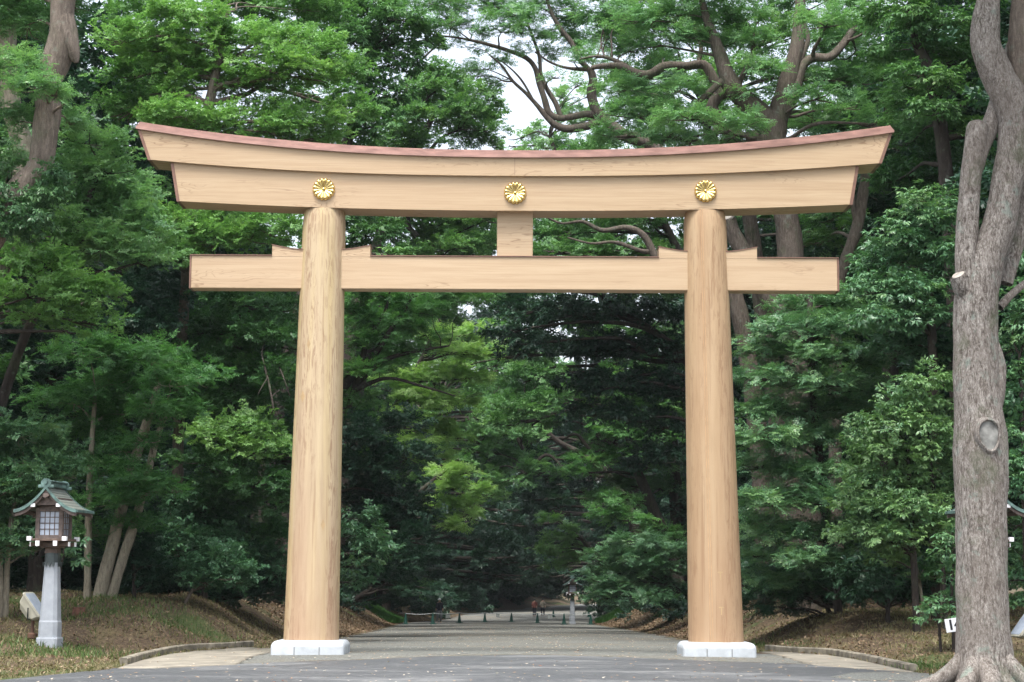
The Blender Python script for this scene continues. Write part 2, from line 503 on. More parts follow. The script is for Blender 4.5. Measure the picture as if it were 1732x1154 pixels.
def ground_mats():
    # forest soil with leaf litter, dry grass and green patches
    m, nt, b = mat('leaf_litter_soil')
    v = coords(nt)
    big = noise(nt, v, 0.35, 4, 0.6)
    mid = noise(nt, v, 2.2, 5, 0.65)
    fine = noise(nt, v, 15, 5, 0.8)
    c = ramp(nt, fine, [(0.28, (0.022, 0.016, 0.011)), (0.45, (0.060, 0.043, 0.029)), (0.58, (0.13, 0.095, 0.062)), (0.7, (0.25, 0.195, 0.13))])
    dry = ramp(nt, fine, [(0.3, (0.085, 0.07, 0.035)), (0.55, (0.17, 0.14, 0.075)), (0.75, (0.27, 0.225, 0.135))])
    c = mixc(nt, ramp(nt, mid, [(0.48, 0.0), (0.64, 0.6)]), c, dry)
    grn = ramp(nt, fine, [(0.3, (0.03, 0.055, 0.016)), (0.7, (0.10, 0.15, 0.05))])
    c = mixc(nt, ramp(nt, big, [(0.54, 0.0), (0.64, 0.75)]), c, grn)
    nt.links.new(c, b.inputs['Base Color']); b.inputs['Roughness'].default_value = 0.95
    b.inputs['Specular IOR Level'].default_value = 0.15
    bump(nt, b, fine, 0.03)
    soil = m

    m, nt, b = mat('worn_asphalt')
    v = coords(nt)
    grit = noise(nt, v, 120, 3, 0.8)
    st = noise(nt, coords(nt, (0.30, 0.7, 1)), .8, 7, 0.68, 0.6)
    st2 = noise(nt, coords(nt, (0.5, 1.6, 1)), 0.9, 4, 0.6)
    c = ramp(nt, grit, [(0.3, (0.050, 0.054, 0.058)), (0.7, (0.112, 0.117, 0.120))])
    c = mixc(nt, ramp(nt, st, [(0.52, 0.0), (0.60, 0.5), (0.7, 0.65)]), c, (0.225, 0.23, 0.225))
    mott = noise(nt, coords(nt, (.6, 1, 1)), 7.0, 6, .75)
    c = mixc(nt, ramp(nt, mott, [(0.42, 0.45), (0.56, 0.0)]), c, (0.045, 0.048, 0.052))
    c = mixc(nt, ramp(nt, mott, [(0.56, 0.0), (0.70, 0.45)]), c, (0.25, 0.25, 0.245))
    c = mixc(nt, ramp(nt, st2, [(0.6, 0.0), (0.75, 0.4)]), c, (0.075, 0.08, 0.095))
    dots = nd(nt, 'ShaderNodeTexVoronoi', Scale=3.0); nt.links.new(v, dots.inputs['Vector'])
    c = mixc(nt, ramp(nt, dots.outputs['Distance'], [(0.03, 0.8), (0.09, 0.0)]), c, (0.40, 0.39, 0.37))
    nt.links.new(c, b.inputs['Base Color'])
    nt.links.new(ramp(nt, st, [(0.45, 0.55), (0.6, 0.85)]), b.inputs['Roughness'])
    bump(nt, b, grit, 0.004)
    asph = m

    m, nt, b = mat('path_gravel')
    v = coords(nt)
    vo = nd(nt, 'ShaderNodeTexVoronoi', Scale=22.0); nt.links.new(v, vo.inputs['Vector'])
    peb = noise(nt, v, 17, 5, 0.8)
    tr = noise(nt, coords(nt, (0.12, 0.5, 1)), 1.6, 5, 0.6)
    c = ramp(nt, peb, [(0.36, (0.05, 0.052, 0.048)), (0.5, (0.140, 0.146, 0.134)), (0.64, (0.32, 0.33, 0.305))])
    c = mixc(nt, ramp(nt, tr, [(0.4, 0.0), (0.62, 0.5)]), c, (0.13, 0.125, 0.105))
    lf = noise(nt, coords(nt, (0.3, 0.5, 1)), 0.5, 4, 0.6)
    sp = noise(nt, v, 9, 3, 0.7)
    c = mixc(nt, mth(nt, 'MULTIPLY', ramp(nt, lf, [(0.5, 0.0), (0.62, 0.8)]), ramp(nt, sp, [(0.5, 0.0), (0.6, 1.0)])), c, (0.22, 0.16, 0.085))
    nt.links.new(c, b.inputs['Base Color']); b.inputs['Roughness'].default_value = 0.95
    b.inputs['Specular IOR Level'].default_value = 0.2
    bump(nt, b, peb, 0.025)
    grav = m

    conc = simple('stained_concrete', (0.215, 0.195, 0.155), 0.9, 0, 0.2, 2.2, 0.003)
    kerb = simple('weathered_kerb_concrete', (0.19, 0.17, 0.13), 0.9, 0, 0.3, 4.0, 0.006)
    return soil, asph, grav, conc, kerb


SOIL, ASPH, GRAV, CONC, KERB = ground_mats()


# ------------------------------------------------------------------ ground
def axis(*seg):
    out = []
    for a, b, s in seg:
        out.append(np.arange(a, b, s))
    return np.concatenate(out + [[seg[-1][1]]])


def grid_obj(name, xs, ys, zf, m):
    X, Y = np.meshgrid(xs, ys)
    Z = zf(X, Y)
    v = np.stack([X, Y, Z], -1).reshape(-1, 3)
    nx, ny = len(xs), len(ys)
    i = np.arange(nx * ny).reshape(ny, nx)
    f = np.stack([i[:-1, :-1], i[:-1, 1:], i[1:, 1:], i[1:, :-1]], -1).reshape(-1, 4)
    me = quads_mesh(name, v, f)
    me.polygons.foreach_set('use_smooth', np.ones(len(f), bool))
    return mesh_obj(name, me, m)


def quads_mesh(name, v, f, tone=None):
    me = bpy.data.meshes.new(name)
    me.vertices.add(len(v)); me.vertices.foreach_set('co', np.ascontiguousarray(v, np.float32).ravel())
    me.loops.add(f.size); me.loops.foreach_set('vertex_index', np.ascontiguousarray(f, np.int32).ravel())
    me.polygons.add(len(f))
    me.polygons.foreach_set('loop_start', np.arange(len(f), dtype=np.int32) * f.shape[1])
    if tone is not None:
        a = me.attributes.new('tone', 'FLOAT', 'FACE'); a.data.foreach_set('value', np.ascontiguousarray(tone, np.float32))
    me.update(calc_edges=True)
    return me


ASPH_PX = [(-60, 1152), (0, 1150), (100, 1140), (205, 1128.5), (265, 1128), (340, 1125), (400, 1122.5), (450, 1120), (600, 1115.5), (740, 1109.5), (870, 1106.5), (1000, 1109), (1100, 1113),
           (1280, 1120), (1380, 1123.5), (1460, 1128), (1545, 1132), (1640, 1146)]
APRON_L = [(200, 1131), (240, 1118), (290, 1107), (330, 1102), (380, 1099), (424, 1096), (470, 1097), (458, 1104), (420, 1113), (400, 1124.5), (340, 1127.5), (265, 1131)]
APRON_R = [(1299, 1103), (1340, 1105), (1400, 1109), (1455, 1118), (1510, 1130), (1546, 1138), (1460, 1132), (1380, 1126.5), (1345, 1117), (1310, 1108), (1285, 1103)]
ap = np.array([G(*q) for q in ASPH_PX])


def asph_edge(x):
    return np.interp(x, ap[:, 0], ap[:, 1]) + 0.05 * np.sin(x * 3.1) + 0.03 * np.sin(x * 7.7 + 1)


def inpoly(x, y, poly):
    r = np.zeros(np.shape(x), bool)
    n = len(poly)
    for i in range(n):
        (x0, y0), (x1, y1) = poly[i][:2], poly[(i + 1) % n][:2]
        if y0 == y1: continue
        r ^= ((y0 > y) != (y1 > y)) & (x < (x1 - x0) * (y - y0) / (y1 - y0) + x0)
    return r


POLY = []
for a_ in (APRON_L, APRON_R):
    pp_ = np.array([G(*q) for q in a_]); c_ = pp_.mean(0)
    POLY.append(c_ + (pp_ - c_) * .97)


def on_apron(x, y): return inpoly(x, y, POLY[0]) | inpoly(x, y, POLY[1])


def terrain_z(X, Y):
    z = Hn(X, Y) - 0.09 * on_apron(X, Y)
    a = np.abs(X - path_c(Y))
    inside = (a < edge(Y, X) + 0.02) & (Y > asph_edge(X))
    z = z - np.where(inside | (Y < asph_edge(X) - 0.3), 0.05, 0.0)
    return z


ter = grid_obj('ground', axis((-400, -60, 20), (-60, -22, 2), (-22, 22, 0.3), (22, 60, 2), (60, 400, 20)),
               axis((-120, -30, 5), (-30, 30, 0.3), (30, 160, 1.2), (160, 700, 20)), terrain_z, SOIL)
tag(ter, kind='structure')

# asphalt: rows run from the wavy front edge back under the camera
xs = axis((-40, -14, 1.0), (-14, 14, 0.2), (14, 40, 1.0))
tt = np.concatenate([[0, .004, .01, .02], np.linspace(.03, 1, 60)])
Xg, Tg = np.meshgrid(xs, tt)
Yg = asph_edge(Xg) * (1 - Tg) + -70 * Tg
v = np.stack([Xg, Yg, Hn(Xg, Yg) - np.clip(0.012 - Tg * 3, 0, 0.012)], -1).reshape(-1, 3)
i = np.arange(len(v)).reshape(len(tt), len(xs))
f = np.stack([i[:-1, :-1], i[:-1, 1:], i[1:, 1:], i[1:, :-1]], -1).reshape(-1, 4)[:, ::-1]
# keep it off the soil banks
cen = v[f].mean(1)
f = f[np.abs(cen[:, 0]) < edge(cen[:, 1], cen[:, 0]) + 0.15 + 0.12 * np.sin(cen[:, 1] * 2.2)]
road = mesh_obj('asphalt_road', quads_mesh('asphalt_road', v, f), ASPH); tag(road, kind='structure')

ys = axis((-9, 30, 0.3), (30, 320, 1.0))
ss = np.linspace(-1, 1, 61)
Sg, Yg = np.meshgrid(ss, ys)
Xg = path_c(Yg) + Sg * (edge(Yg, Sg * 50 + path_c(Yg)) - 0.12 + 0.18 * np.sin(Yg * 1.3) * np.sign(Sg) + 0.1 * np.sin(Yg * 3.7))
v = np.stack([Xg, Yg, Hn(Xg, Yg) - 0.004], -1).reshape(-1, 3)
i = np.arange(len(v)).reshape(len(ys), len(ss))
f = np.stack([i[:-1, :-1], i[:-1, 1:], i[1:, 1:], i[1:, :-1]], -1).reshape(-1, 4)
cen = v[f].mean(1)
f = f[(cen[:, 1] > asph_edge(cen[:, 0]) - 0.25) & ~(on_apron(cen[:, 0], cen[:, 1]))]
gp = mesh_obj('gravel_path', quads_mesh('gravel_path', v, f), GRAV); tag(gp, kind='structure')


def flat_patch(name, px, dz, m, sub=10):
    poly = [G(*q) for q in px]
    pts = []
    for a, b in zip(poly, poly[1:] + poly[:1]):
        for k in range(sub): pts.append(a + (b - a) * k / sub)
    c = np.mean(poly, 0)
    rings = []
    for s in np.linspace(1, 0.08, 8):
        rings.append([(p[0] * s + c[0] * (1 - s), p[1] * s + c[1] * (1 - s)) for p in pts])
    rings = [[(x, y, H(x, y) + dz) for x, y in r] for r in rings]
    rings = [[(x, y, z - .08) for x, y, z in rings[0]]] + rings
    mb = MB(); mb.loft(rings, False, True, smooth=True)
    return tag(mb.build(name, m), kind='structure')


flat_patch('concrete_apron', APRON_L, 0.014, CONC)
flat_patch('concrete_apron', APRON_R, 0.014, CONC)
flat_patch('gravel_patch', [(1405, 1146), (1440, 1139), (1500, 1137), (1560, 1139), (1620, 1144), (1640, 1152), (1560, 1153), (1450, 1152)], 0.010, GRAV)


def kerb(px):
    pts = np.array([G(*q) for q in px]); pts[:, 2] = np.convolve(np.pad(pts[:, 2], 1, 'edge'), [.25, .5, .25], 'valid')
    p, _ = smooth_path(pts, np.ones(len(pts)), 0.25)
    t = np.gradient(p, axis=0); t[:, 2] = 0; t /= np.linalg.norm(t, axis=1)[:, None]
    n = np.stack([-t[:, 1], t[:, 0], 0 * t[:, 0]], 1)
    w, h, b = 0.075, 0.13, 0.02
    prof = [(-w, -.15), (-w, h - b), (-w + b, h), (w - b, h), (w, h - b), (w, -.15)]
    rings = []
    for k in range(len(p)):
        z = p[k][2]
        rings.append([tuple(p[k][:2] + n[k][:2] * a) + (z + c - .005,) for a, c in prof])
    mb = MB(); mb.loft(rings)
    return tag(mb.build('kerb', KERB), kind='structure')


kerb(KERB_L)
kerb(KERB_R)


# ------------------------------------------------------------------ torii
CX = 0.04
torii = thing('torii_gate', 'giant unpainted cypress torii gate spanning the shrine approach', 'torii gate', (CX, 0, 0))


def zkb(x): return 9.84 + 0.31 * (abs(x) / 7.6) ** 2.3       # underside of top lintel
def zkt(x): return 10.24 + 0.57 * (abs(x) / 7.86) ** 2.2      # top of its face
def zsb(x): return 9.12 + 0.17 * (abs(x) / 7.0) ** 2.2        # underside of lower lintel


def beam(name, m, xb, xt, zb, zt, y0, y1, n=64):
    mb = MB(); rings = []
    for k in range(n + 1):
        u = -1 + 2 * k / n
        b_, t_ = u * xb, u * xt
        rings.append([(b_, y0, zb(b_)), (t_, y0, zt(t_)), (t_, y1, zt(t_)), (b_, y1, zb(b_))])
    mb.loft(rings)
    return mb.build(name, m, torii)


top_l = beam('top_lintel', WOOD, 7.60, 7.84, zkb, zkt, -0.47, 0.47)
low_l = beam('lower_lintel', WOOD, 6.99, 7.14, zsb, lambda x: zkb(x) + 0.002, -0.39, 0.39)


mb = MB(); mb.box((0.0, -0.4702, (zkb(0) + zkt(0)) / 2), (0.007, 0.003, zkt(0) - zkb(0) - .01)); mb.build('lintel_joint', COPPER_D, top_l)


def end_plate(sign, xb, xt, zb, zt, hy, th=0.035, pr=0.012):
    mb = MB()
    a = [(sign * xb, zb), (sign * xt, zt)]
    r0 = [(a[0][0], -hy - pr, a[0][1] - pr), (a[1][0], -hy - pr, a[1][1]), (a[1][0], hy + pr, a[1][1]), (a[0][0], hy + pr, a[0][1] - pr)]
    r1 = [(x + sign * th, y, z) for x, y, z in r0]
    r0 = [(x - sign * 0.03, y, z) for x, y, z in r0]
    mb.loft([r0, r1])
    return mb.build('end_plate', COPPER_D, torii)


for s in (-1, 1):
    end_plate(s, 7.60, 7.84, zkb(7.6), zkt(7.84), 0.47)
    end_plate(s, 6.99, 7.14, zsb(6.99), zkb(7.14) - 0.01, 0.39)

# stepped copper roof on the top lintel
mb = MB(); n = 90; rings = []
prof = [(-0.53, -0.02), (-0.53, 0.015)]
for k in range(5):
    y0 = -0.53 + 0.53 * (k + 1) / 5.0
    zz = 0.015 + 0.235 * (k + 1) / 5.0
    prof += [(y0 - 0.03, zz - 0.045), (y0 - 0.03, zz)]
prof = prof + [(-y, z) for y, z in prof[::-1]]
for k in range(n + 1):
    u = -1 + 2 * k / n
    x = u * 7.90
    rings.append([(x + u * max(0, dz) * 0.10, y, zkt(x) + dz) for y, dz in prof])
mb.loft(rings)
roof = mb.build('copper_roof', COPPER, torii)
mb = MB(); mb.box((0, 0, 7.835), (13.44, 0.42, 0.69), bev=0.012); tie = mb.build('tie_beam', WOOD_B, torii)
mb = MB()
for xa, xb in ((-6.75, -5.04), (-3.00, 3.01), (5.05, 6.75)):
    mb.box(((xa + xb) / 2, 0, 8.187), (xb - xa, 0.47, 0.018))
mb.build('copper_cover', COPPER_D, tie)
for s in (-1, 1):
    mb = MB(); mb.box((s * 6.735, 0, 7.835), (0.03, 0.445, 0.70)); mb.build('end_plate', COPPER_D, torii)
for px_, d in ((-4.02, -1), (-4.02, 1), (4.03, -1), (4.03, 1)):
    x0, x1 = px_ + d * 0.35, px_ + d * 1.02
    mb = MB(); rings = []; tops = []
    for k in range(9):
        t = k / 8
        x = x0 + (x1 - x0) * t
        zt = 8.305 + 0.10 * t ** 1.6
        rings.append([(x, -0.213, 8.165), (x + d * 0.0, -0.213, zt), (x, 0.213, zt), (x, 0.213, 8.165)])
        tops.append([(x + d * .015 * t, -0.225, zt), (x + d * .015 * t, -0.225, zt + .017), (x + d * .015 * t, 0.225, zt + .017), (x + d * .015 * t, 0.225, zt)])
    mb.loft(rings); w = mb.build('wedge', WOOD_B, torii)
    mb = MB(); mb.loft(tops); mb.build('copper_cover', COPPER_D, w)
mb = MB(); mb.box((0.01, 0, 8.66), (0.75, 0.34, 0.97), bev=0.012); mb.build('centre_strut', WOOD_B, torii)


def pillar(cx0, cx1, r0, r1, m):
    mb = MB(); rings = []; n = 72
    for k in range(49):
        t = k / 48
        z = 0.27 + t * 8.893
        r = r0 + (r1 - r0) * (t ** 0.9)
        if t > 0.965: r -= 0.03 * ((t - 0.965) / 0.035) ** 2
        cx = cx0 + (cx1 - cx0) * t
        rings.append([(cx + r * math.cos(2 * math.pi * a / n), r * math.sin(2 * math.pi * a / n), z) for a in range(n)])
    mb.loft(rings, smooth=True)
    return mb.build('pillar', m, torii)


pl = pillar(-4.10 - .0, -3.985, 0.565, 0.445, PIL_L)
pl['label'] = 'left pillar of yellowish cypress with a streaky brown face'
pr_ = pillar(4.145, 3.99, 0.565, 0.445, PIL_R)
pr_['label'] = 'right pillar of evenly tan cypress with a vertical seam'


def on_pillar(cx0, cx1, z, ang, r0=0.565, r1=0.445, out=0.004):
    t = (z - 0.27) / 9.0
    r = r0 + (r1 - r0) * t ** 0.9 + out
    return (cx0 + (cx1 - cx0) * t + r * math.sin(ang), -r * math.cos(ang), z)


for (z, a, hw, hh) in ((6.30, -0.42, 0.045, 0.11), (5.22, -0.62, 0.06, 0.13), (2.60, 0.42, 0.045, 0.12)):
    mb = MB(); A = lambda da, dz: on_pillar(-4.10, -3.985, z + dz, a + da / 0.53)
    mb.add([A(0, -hh), A(hw, 0), A(0, hh), A(-hw, 0), A(0, 0)], [(0, 1, 4), (1, 2, 4), (2, 3, 4), (3, 0, 4)])
    mb.build('wood_inlay', INLAY, pl)
for (z, a) in ((1.65, 0.12), (0.95, 0.12)):
    mb = MB(); A = lambda da, dz: on_pillar(4.145, 3.99, z + dz, a + da / 0.55)
    mb.add([A(-.055, .02), A(.055, .02), A(.05, .045), A(-.05, .045)], [(0, 1, 2, 3)])
    mb.add([A(-.012, -.12), A(.008, -.12), A(.012, .02), A(-.008, .02)], [(0, 1, 2, 3)])
    mb.build('wood_inlay', INLAY, pr_)
# vertical seams on the right pillar
mb = MB()
for a0 in (-0.30, -0.21):
    rings = []
    for k in range(30):
        z = 0.3 + 8.9 * k / 29
        A = lambda da, o: on_pillar(4.145, 3.99, z, a0 + da, out=o)
        rings.append([A(-.008, 0.001), A(.008, 0.001), A(.008, 0.004), A(-.008, 0.004)])
    mb.loft(rings)
mb.build('seam', simple('seam_wood', (0.46, 0.285, 0.145), 0.7), pr_)


def stone_base(cx):
    mb = MB(); h = 0.285
    def loop(half, r, z, n=7):
        pts = []
        for qx, qy, a0 in ((1, 1, 0), (-1, 1, 90), (-1, -1, 180), (1, -1, 270)):
            for k in range(n):
                a = R(a0 + 90 * k / (n - 1))
                pts.append((cx + qx * (half - r) + r * math.cos(a), qy * (half - r) + r * math.sin(a), z))
        return pts
    rings = [loop(0.735, 0.07, -0.2), loop(0.735, 0.07, h - 0.13)]
    for k in range(1, 8):
        a = R(90 * k / 7)
        rings.append(loop(0.735 - 0.13 * (1 - math.cos(a)), 0.07, h - 0.13 + 0.13 * math.sin(a)))
    mb.loft(rings, smooth=True)
    o = mb.build('foundation_stone', GRANITE, torii)
    for xx in (-0.26, 0.24):
        for c_, d_ in (((cx + xx, -0.735, 0.045), (0.016, 0.010, 0.23)), ((cx + xx, 0.735, 0.045), (0.012, 0.006, 0.23)),
                       ((cx + 0.735, xx, 0.045), (0.006, 0.012, 0.23)), ((cx - 0.735, xx, 0.045), (0.006, 0.012, 0.23))):
            MB().box(c_, d_).build('stone_joint', JOINT, o)


stone_base(-4.10); stone_base(4.145)


def crest(x, z):
    mb = MB(); NP, S, NR = 16, 10, 9
    R0 = 0.235
    rings = []
    rs = np.linspace(0.03, 1.0, NR)
    for rr in rs:
        ring = []
        for k in range(NP * S):
            th = 2 * math.pi * k / (NP * S)
            u = (k % S) / S
            ridge = abs(math.sin(math.pi * u))
            edge_ = R0 * (0.93 + 0.07 * ridge ** 0.5)
            r = edge_ * rr
            dep = 0.045 + 0.035 * ridge ** 0.7 * rr - 0.035 * (1 - rr) ** 1.5 - (0.05 * ((rr - .85) / .15) ** 2 if rr > .85 else 0)
            ring.append((x + r * math.sin(th), -0.39 - dep, z + r * math.cos(th)))
        rings.append(ring)
    rings.append([(a, -0.385, c) for a, b_, c in rings[-1]])
    mb.loft(rings, True, False, smooth=True)
    o = mb.build('crest', GOLD, torii)
    mb = MB(); rg = []
    for k in range(6):
        a = R(90 * k / 5)
        rg.append([(x + 0.034 * math.cos(a) * math.sin(q), -0.425 - 0.03 * math.sin(a), z + 0.034 * math.cos(a) * math.cos(q)) for q in np.linspace(0, 2 * math.pi, 16, endpoint=False)])
    mb.loft(rg, smooth=True); mb.build('crest_boss', GOLD, o)


for x, z in ((-3.97, 9.55), (0.01, 9.49), (3.97, 9.55)): crest(x, z)


# ------------------------------------------------------------------ lanterns
def make_lantern(label):
    t = thing('stone_lantern', label, 'lantern', (0, 0, 0), 0, 'lanterns along the approach')
    # octagonal stone shaft
    def octa(h, c, z):
        h, c = h * .84, c * .84
        return [(h, -h + c, z), (h, h - c, z), (h - c, h, z), (-h + c, h, z), (-h, h - c, z), (-h, -h + c, z), (-h + c, -h, z), (h - c, -h, z)]
    mb = MB()
    mb.loft([octa(0.255, 0.05, -0.35), octa(0.255, 0.05, 0.16), octa(0.245, 0.05, 0.19)])
    mb.build('plinth', STONE, t)
    mb = MB()
    mb.loft([octa(0.232, 0.085, 0.19), octa(0.228, 0.085, 0.49), octa(0.215, 0.08, 0.52), octa(0.150, 0.062, 1.95)])
    mb.build('shaft', STONE, t)
    mb = MB()
    mb.loft([octa(0.158, 0.065, 1.83), octa(0.155, 0.065, 2.02)])
    for s in range(4):
        rot = Matrix.Rotation(R(90 * s), 3, 'Z')
        for xx in (-0.075, 0.0, 0.075):
            q = [rot @ Vector(p) for p in [(xx - .034, -.164, 1.84), (xx + .034, -.164, 1.84), (xx + .02, -.168, 1.78), (xx, -.17, 1.745), (xx - .02, -.168, 1.78)]]
            q2 = [rot @ (rot.inverted() @ p + Vector((0, .02, 0))) for p in q]
            mb.loft([q, q2])
    mb.build('metal_collar', DMETAL, t)
    mb = MB()
    mb.box((0, 0, 2.07), (0.26, 0.26, 0.12), bev=.01)
    mb.box((0, 0, 2.15), (0.42, 0.42, 0.06), bev=.008)
    tr = None
    for s in (-1, 1):
        mb.box((s * 0.20, 0, 2.205), (0.075, 0.86, 0.085)); mb.box((0, s * 0.20, 2.19), (0.86, 0.075, 0.075))
    mb.box((0, 0, 2.275), (0.82, 0.82, 0.05), bev=.006)
    tr = mb.build('tray', LWOOD, t)
    for sx in (-1, 1):
        for sy in (-1, 1):
            mb = MB(); mb.box((sx * 0.20, sy * 0.437, 2.205), (0.088, 0.022, 0.098)); mb.build('bracket_end', WHITE, tr)
            mb = MB(); mb.box((sy * 0.437, sx * 0.20, 2.19), (0.022, 0.088, 0.088)); mb.build('bracket_end', WHITE, tr)
            mb = MB(); mb.box((sx * 0.40, sy * 0.395, 2.30), (0.095, 0.095, 0.085)); mb.build('bracket_end', WHITE, tr)
    # lamp box of posts and rails round four glazed windows
    mb = MB(); h = 0.31
    for sx in (-1, 1):
        for sy in (-1, 1): mb.box((sx * (h - .045), sy * (h - .045), 2.61), (0.09, 0.09, 0.62), bev=.006)
    for q, zc, hh in ((0, 2.335, .07), (0, 2.90, .12)):
        for s in (-1, 1):
            mb.box((0, s * (h - .045), zc), (2 * h - .18, 0.07, hh)); mb.box((s * (h - .045), 0, zc), (0.07, 2 * h - .18, hh))
    lb = mb.build('lamp_box', LWOOD_L, t)
    for s in range(4):
        rot = Matrix.Rotation(R(90 * s), 3, 'Z')
        mb = MB(); mb.box(rot @ Vector((0, -(h - .06), 2.60)), (0.44, 0.012, 0.47), rot); mb.build('window_pane', PANE, lb)
        mb = MB()
        for k in range(1, 4): mb.box(rot @ Vector((-.22 + .44 * k / 4, -(h - .048), 2.605)), (0.014, 0.016, 0.47), rot)
        for k in range(1, 4): mb.box(rot @ Vector((0, -(h - .047), 2.37 + .47 * k / 4)), (0.44, 0.012, 0.014), rot)
        mb.build('window_lattice', LWOOD, lb)
    # gabled roof, ridge along Y, curved slopes
    def slope(s, n=12):
        return [(0.70 * k / n * s, 3.36 - 0.50 * (1 - (1 - k / n) ** 1.75) * 1.0) for k in range(n + 1)]
    prof = [p for p in slope(-1)[::-1]] + slope(1)[1:]
    mb = MB()
    top = [(x, z) for x, z in prof]; bot = [(x, z - 0.05) for x, z in prof]
    rings = []
    for y in np.linspace(-0.56, 0.56, 9):
        rings.append([(x, y, z) for x, z in top] + [(x, y, z) for x, z in bot[::-1]])
    mb.loft(rings)
    rf = mb.build('roof', SLATE, t)
    mb = MB()
    for y0, y1 in ((-0.60, -0.562), (0.562, 0.60)):
        mb.loft([[(x * 1.015, y, z + .018) for x, z in top] + [(x * 1.015, y, z - .055) for x, z in top[::-1]] for y in (y0, y1)])
    for s in (-1, 1): mb.box((s * 0.715, 0, 2.842), (0.03, 1.12, 0.055))
    mb.build('verge_trim', VERD, rf)
    mb = MB()
    for y0, y1 in ((-0.555, -0.50), (0.50, 0.555)):
        mb.loft([[(x * .985, y, z - .056) for x, z in top] + [(x * .985, y, z - .125) for x, z in top[::-1]] for y in (y0, y1)])
    for k in range(-7, 8):
        for s in (-1, 1): mb.box((s * .60, k * .07, 2.815), (0.18, 0.025, 0.03), Matrix.Rotation(R(s * 16), 3, 'Y'))
    mb.box((0, 0, 3.05), (0.5, 0.9, 0.16))
    mb.build('bargeboard', LWOOD_L, rf)
    for s in (-1, 1):
        for sy in (-1, 1):
            mb = MB(); mb.box((s * .29, sy * .565, 2.965), (0.10, 0.03, 0.075)); mb.build('purlin_end', WHITE, rf)
    mb = MB()
    for sy in (-1, 1):
        mb = MB()
        mb.loft([[(0.065 * math.cos(a) * (1 + .25 * math.cos(3 * a)), y, 3.17 + .05 * math.sin(a)) for a in np.linspace(0, 2 * math.pi, 18, endpoint=False)] for y in (sy * .57, sy * .60)])
        mb.build('gable_ornament', LWOOD_L, rf)
    mb = MB()
    mb.box((0, 0, 3.405), (0.15, 1.02, 0.10), bev=.015); mb.box((0, 0, 3.475), (0.22, 1.06, 0.035), bev=.012)
    for sy in (-1, 1):
        mb.loft([[(0.115 * math.cos(a), y, 3.43 + 0.10 * math.sin(a)) for a in np.linspace(0, 2 * math.pi, 16, endpoint=False)] for y in (sy * .54, sy * .60)])
        mb.loft([[(0.045 * math.cos(a), y, 3.45 + 0.045 * math.sin(a)) for a in np.linspace(0, 2 * math.pi, 12, endpoint=False)] for y in (sy * .60, sy * .625)])
        mb.box((0, sy * .57, 3.36), (0.36, 0.045, 0.07), bev=.012)
    mb.build('ridge_cap', VERD, rf)
    for o in list(t.children) + [c for ch in t.children for c in ch.children]:
        for vv in o.data.vertices:
            if vv.co.z > 2.05: vv.co.x *= .9; vv.co.y *= .9
            if vv.co.z > 1.7: vv.co.z -= .17 + max(0, vv.co.z - 2.8) * .07
    return t


lan = make_lantern('pale stone lantern with curved roof standing on the grassy left bank')
lan.location = (-9.14, -1.0, 0.15)
lan.rotation_euler = (0, 0, R(-6))
lan2 = dup_tree(lan, (9.45, -1.2, 0.22), R(7), 'stone lantern half hidden behind the big foreground trunk')
g = G(968, 1056)
lan3 = dup_tree(lan, (g[0], g[1], g[2] - 0.05), R(2), 'small distant dark lantern beside the cones down the path')


# ------------------------------------------------------------------ floodlights
def floodlight(label, loc, rz, tilt):
    t = thing('floodlight', label, 'floodlight', loc, rz, 'floodlights aimed at the gate')
    mb = MB(); mb.tube([(0, 0, -.3), (0, 0, .42)], [.035, .035], 10); mb.box((0, 0, .06), (.16, .16, .12), bev=.02)
    mb.build('post', RUST, t)
    M = Matrix.Rotation(R(tilt), 3, 'X')
    mb = MB(); o = Vector((0, 0, .62))
    ring = lambda hx, hz, y, r=.04: [tuple(o + M @ Vector(p)) for p in [(-hx + r, y, -hz), (hx - r, y, -hz), (hx, y, -hz + r), (hx, y, hz - r), (hx - r, y, hz), (-hx + r, y, hz), (-hx, y, hz - r), (-hx, y, -hz + r)]]
    mb.loft([ring(.13, .15, -.19), ring(.19, .24, -.10), ring(.22, .30, .06)])
    mb.build('housing', BEIGE, t)
    mb = MB(); mb.loft([ring(.24, .32, .062), ring(.24, .32, .10)]); mb.build('rim', BEIGE, t)
    mb = MB(); mb.loft([ring(.21, .28, .102), ring(.21, .28, .108)]); mb.build('lens', PANE, t)
    mb = MB()
    for s in (-1, 1): mb.tube([tuple(o + Vector((s * .25, 0, 0))), (s * .25, 0, .40), (0, 0, .38)], [.014] * 3, 6)
    mb.build('yoke', DMETAL, t)
    return t


q = P(53, 1060, -0.6)
fl = floodlight('beige floodlight tilted upward just left of the left stone lantern', (q[0], -0.5, H(q[0], -0.5) + .04), R(-100), 38)
q = P(1727, 1080, -1.0)
fl2 = floodlight('beige floodlight at the right frame edge behind the foreground trunk', (q[0] + .12, -1.0, H(q[0], -1.0)), R(100), 38)


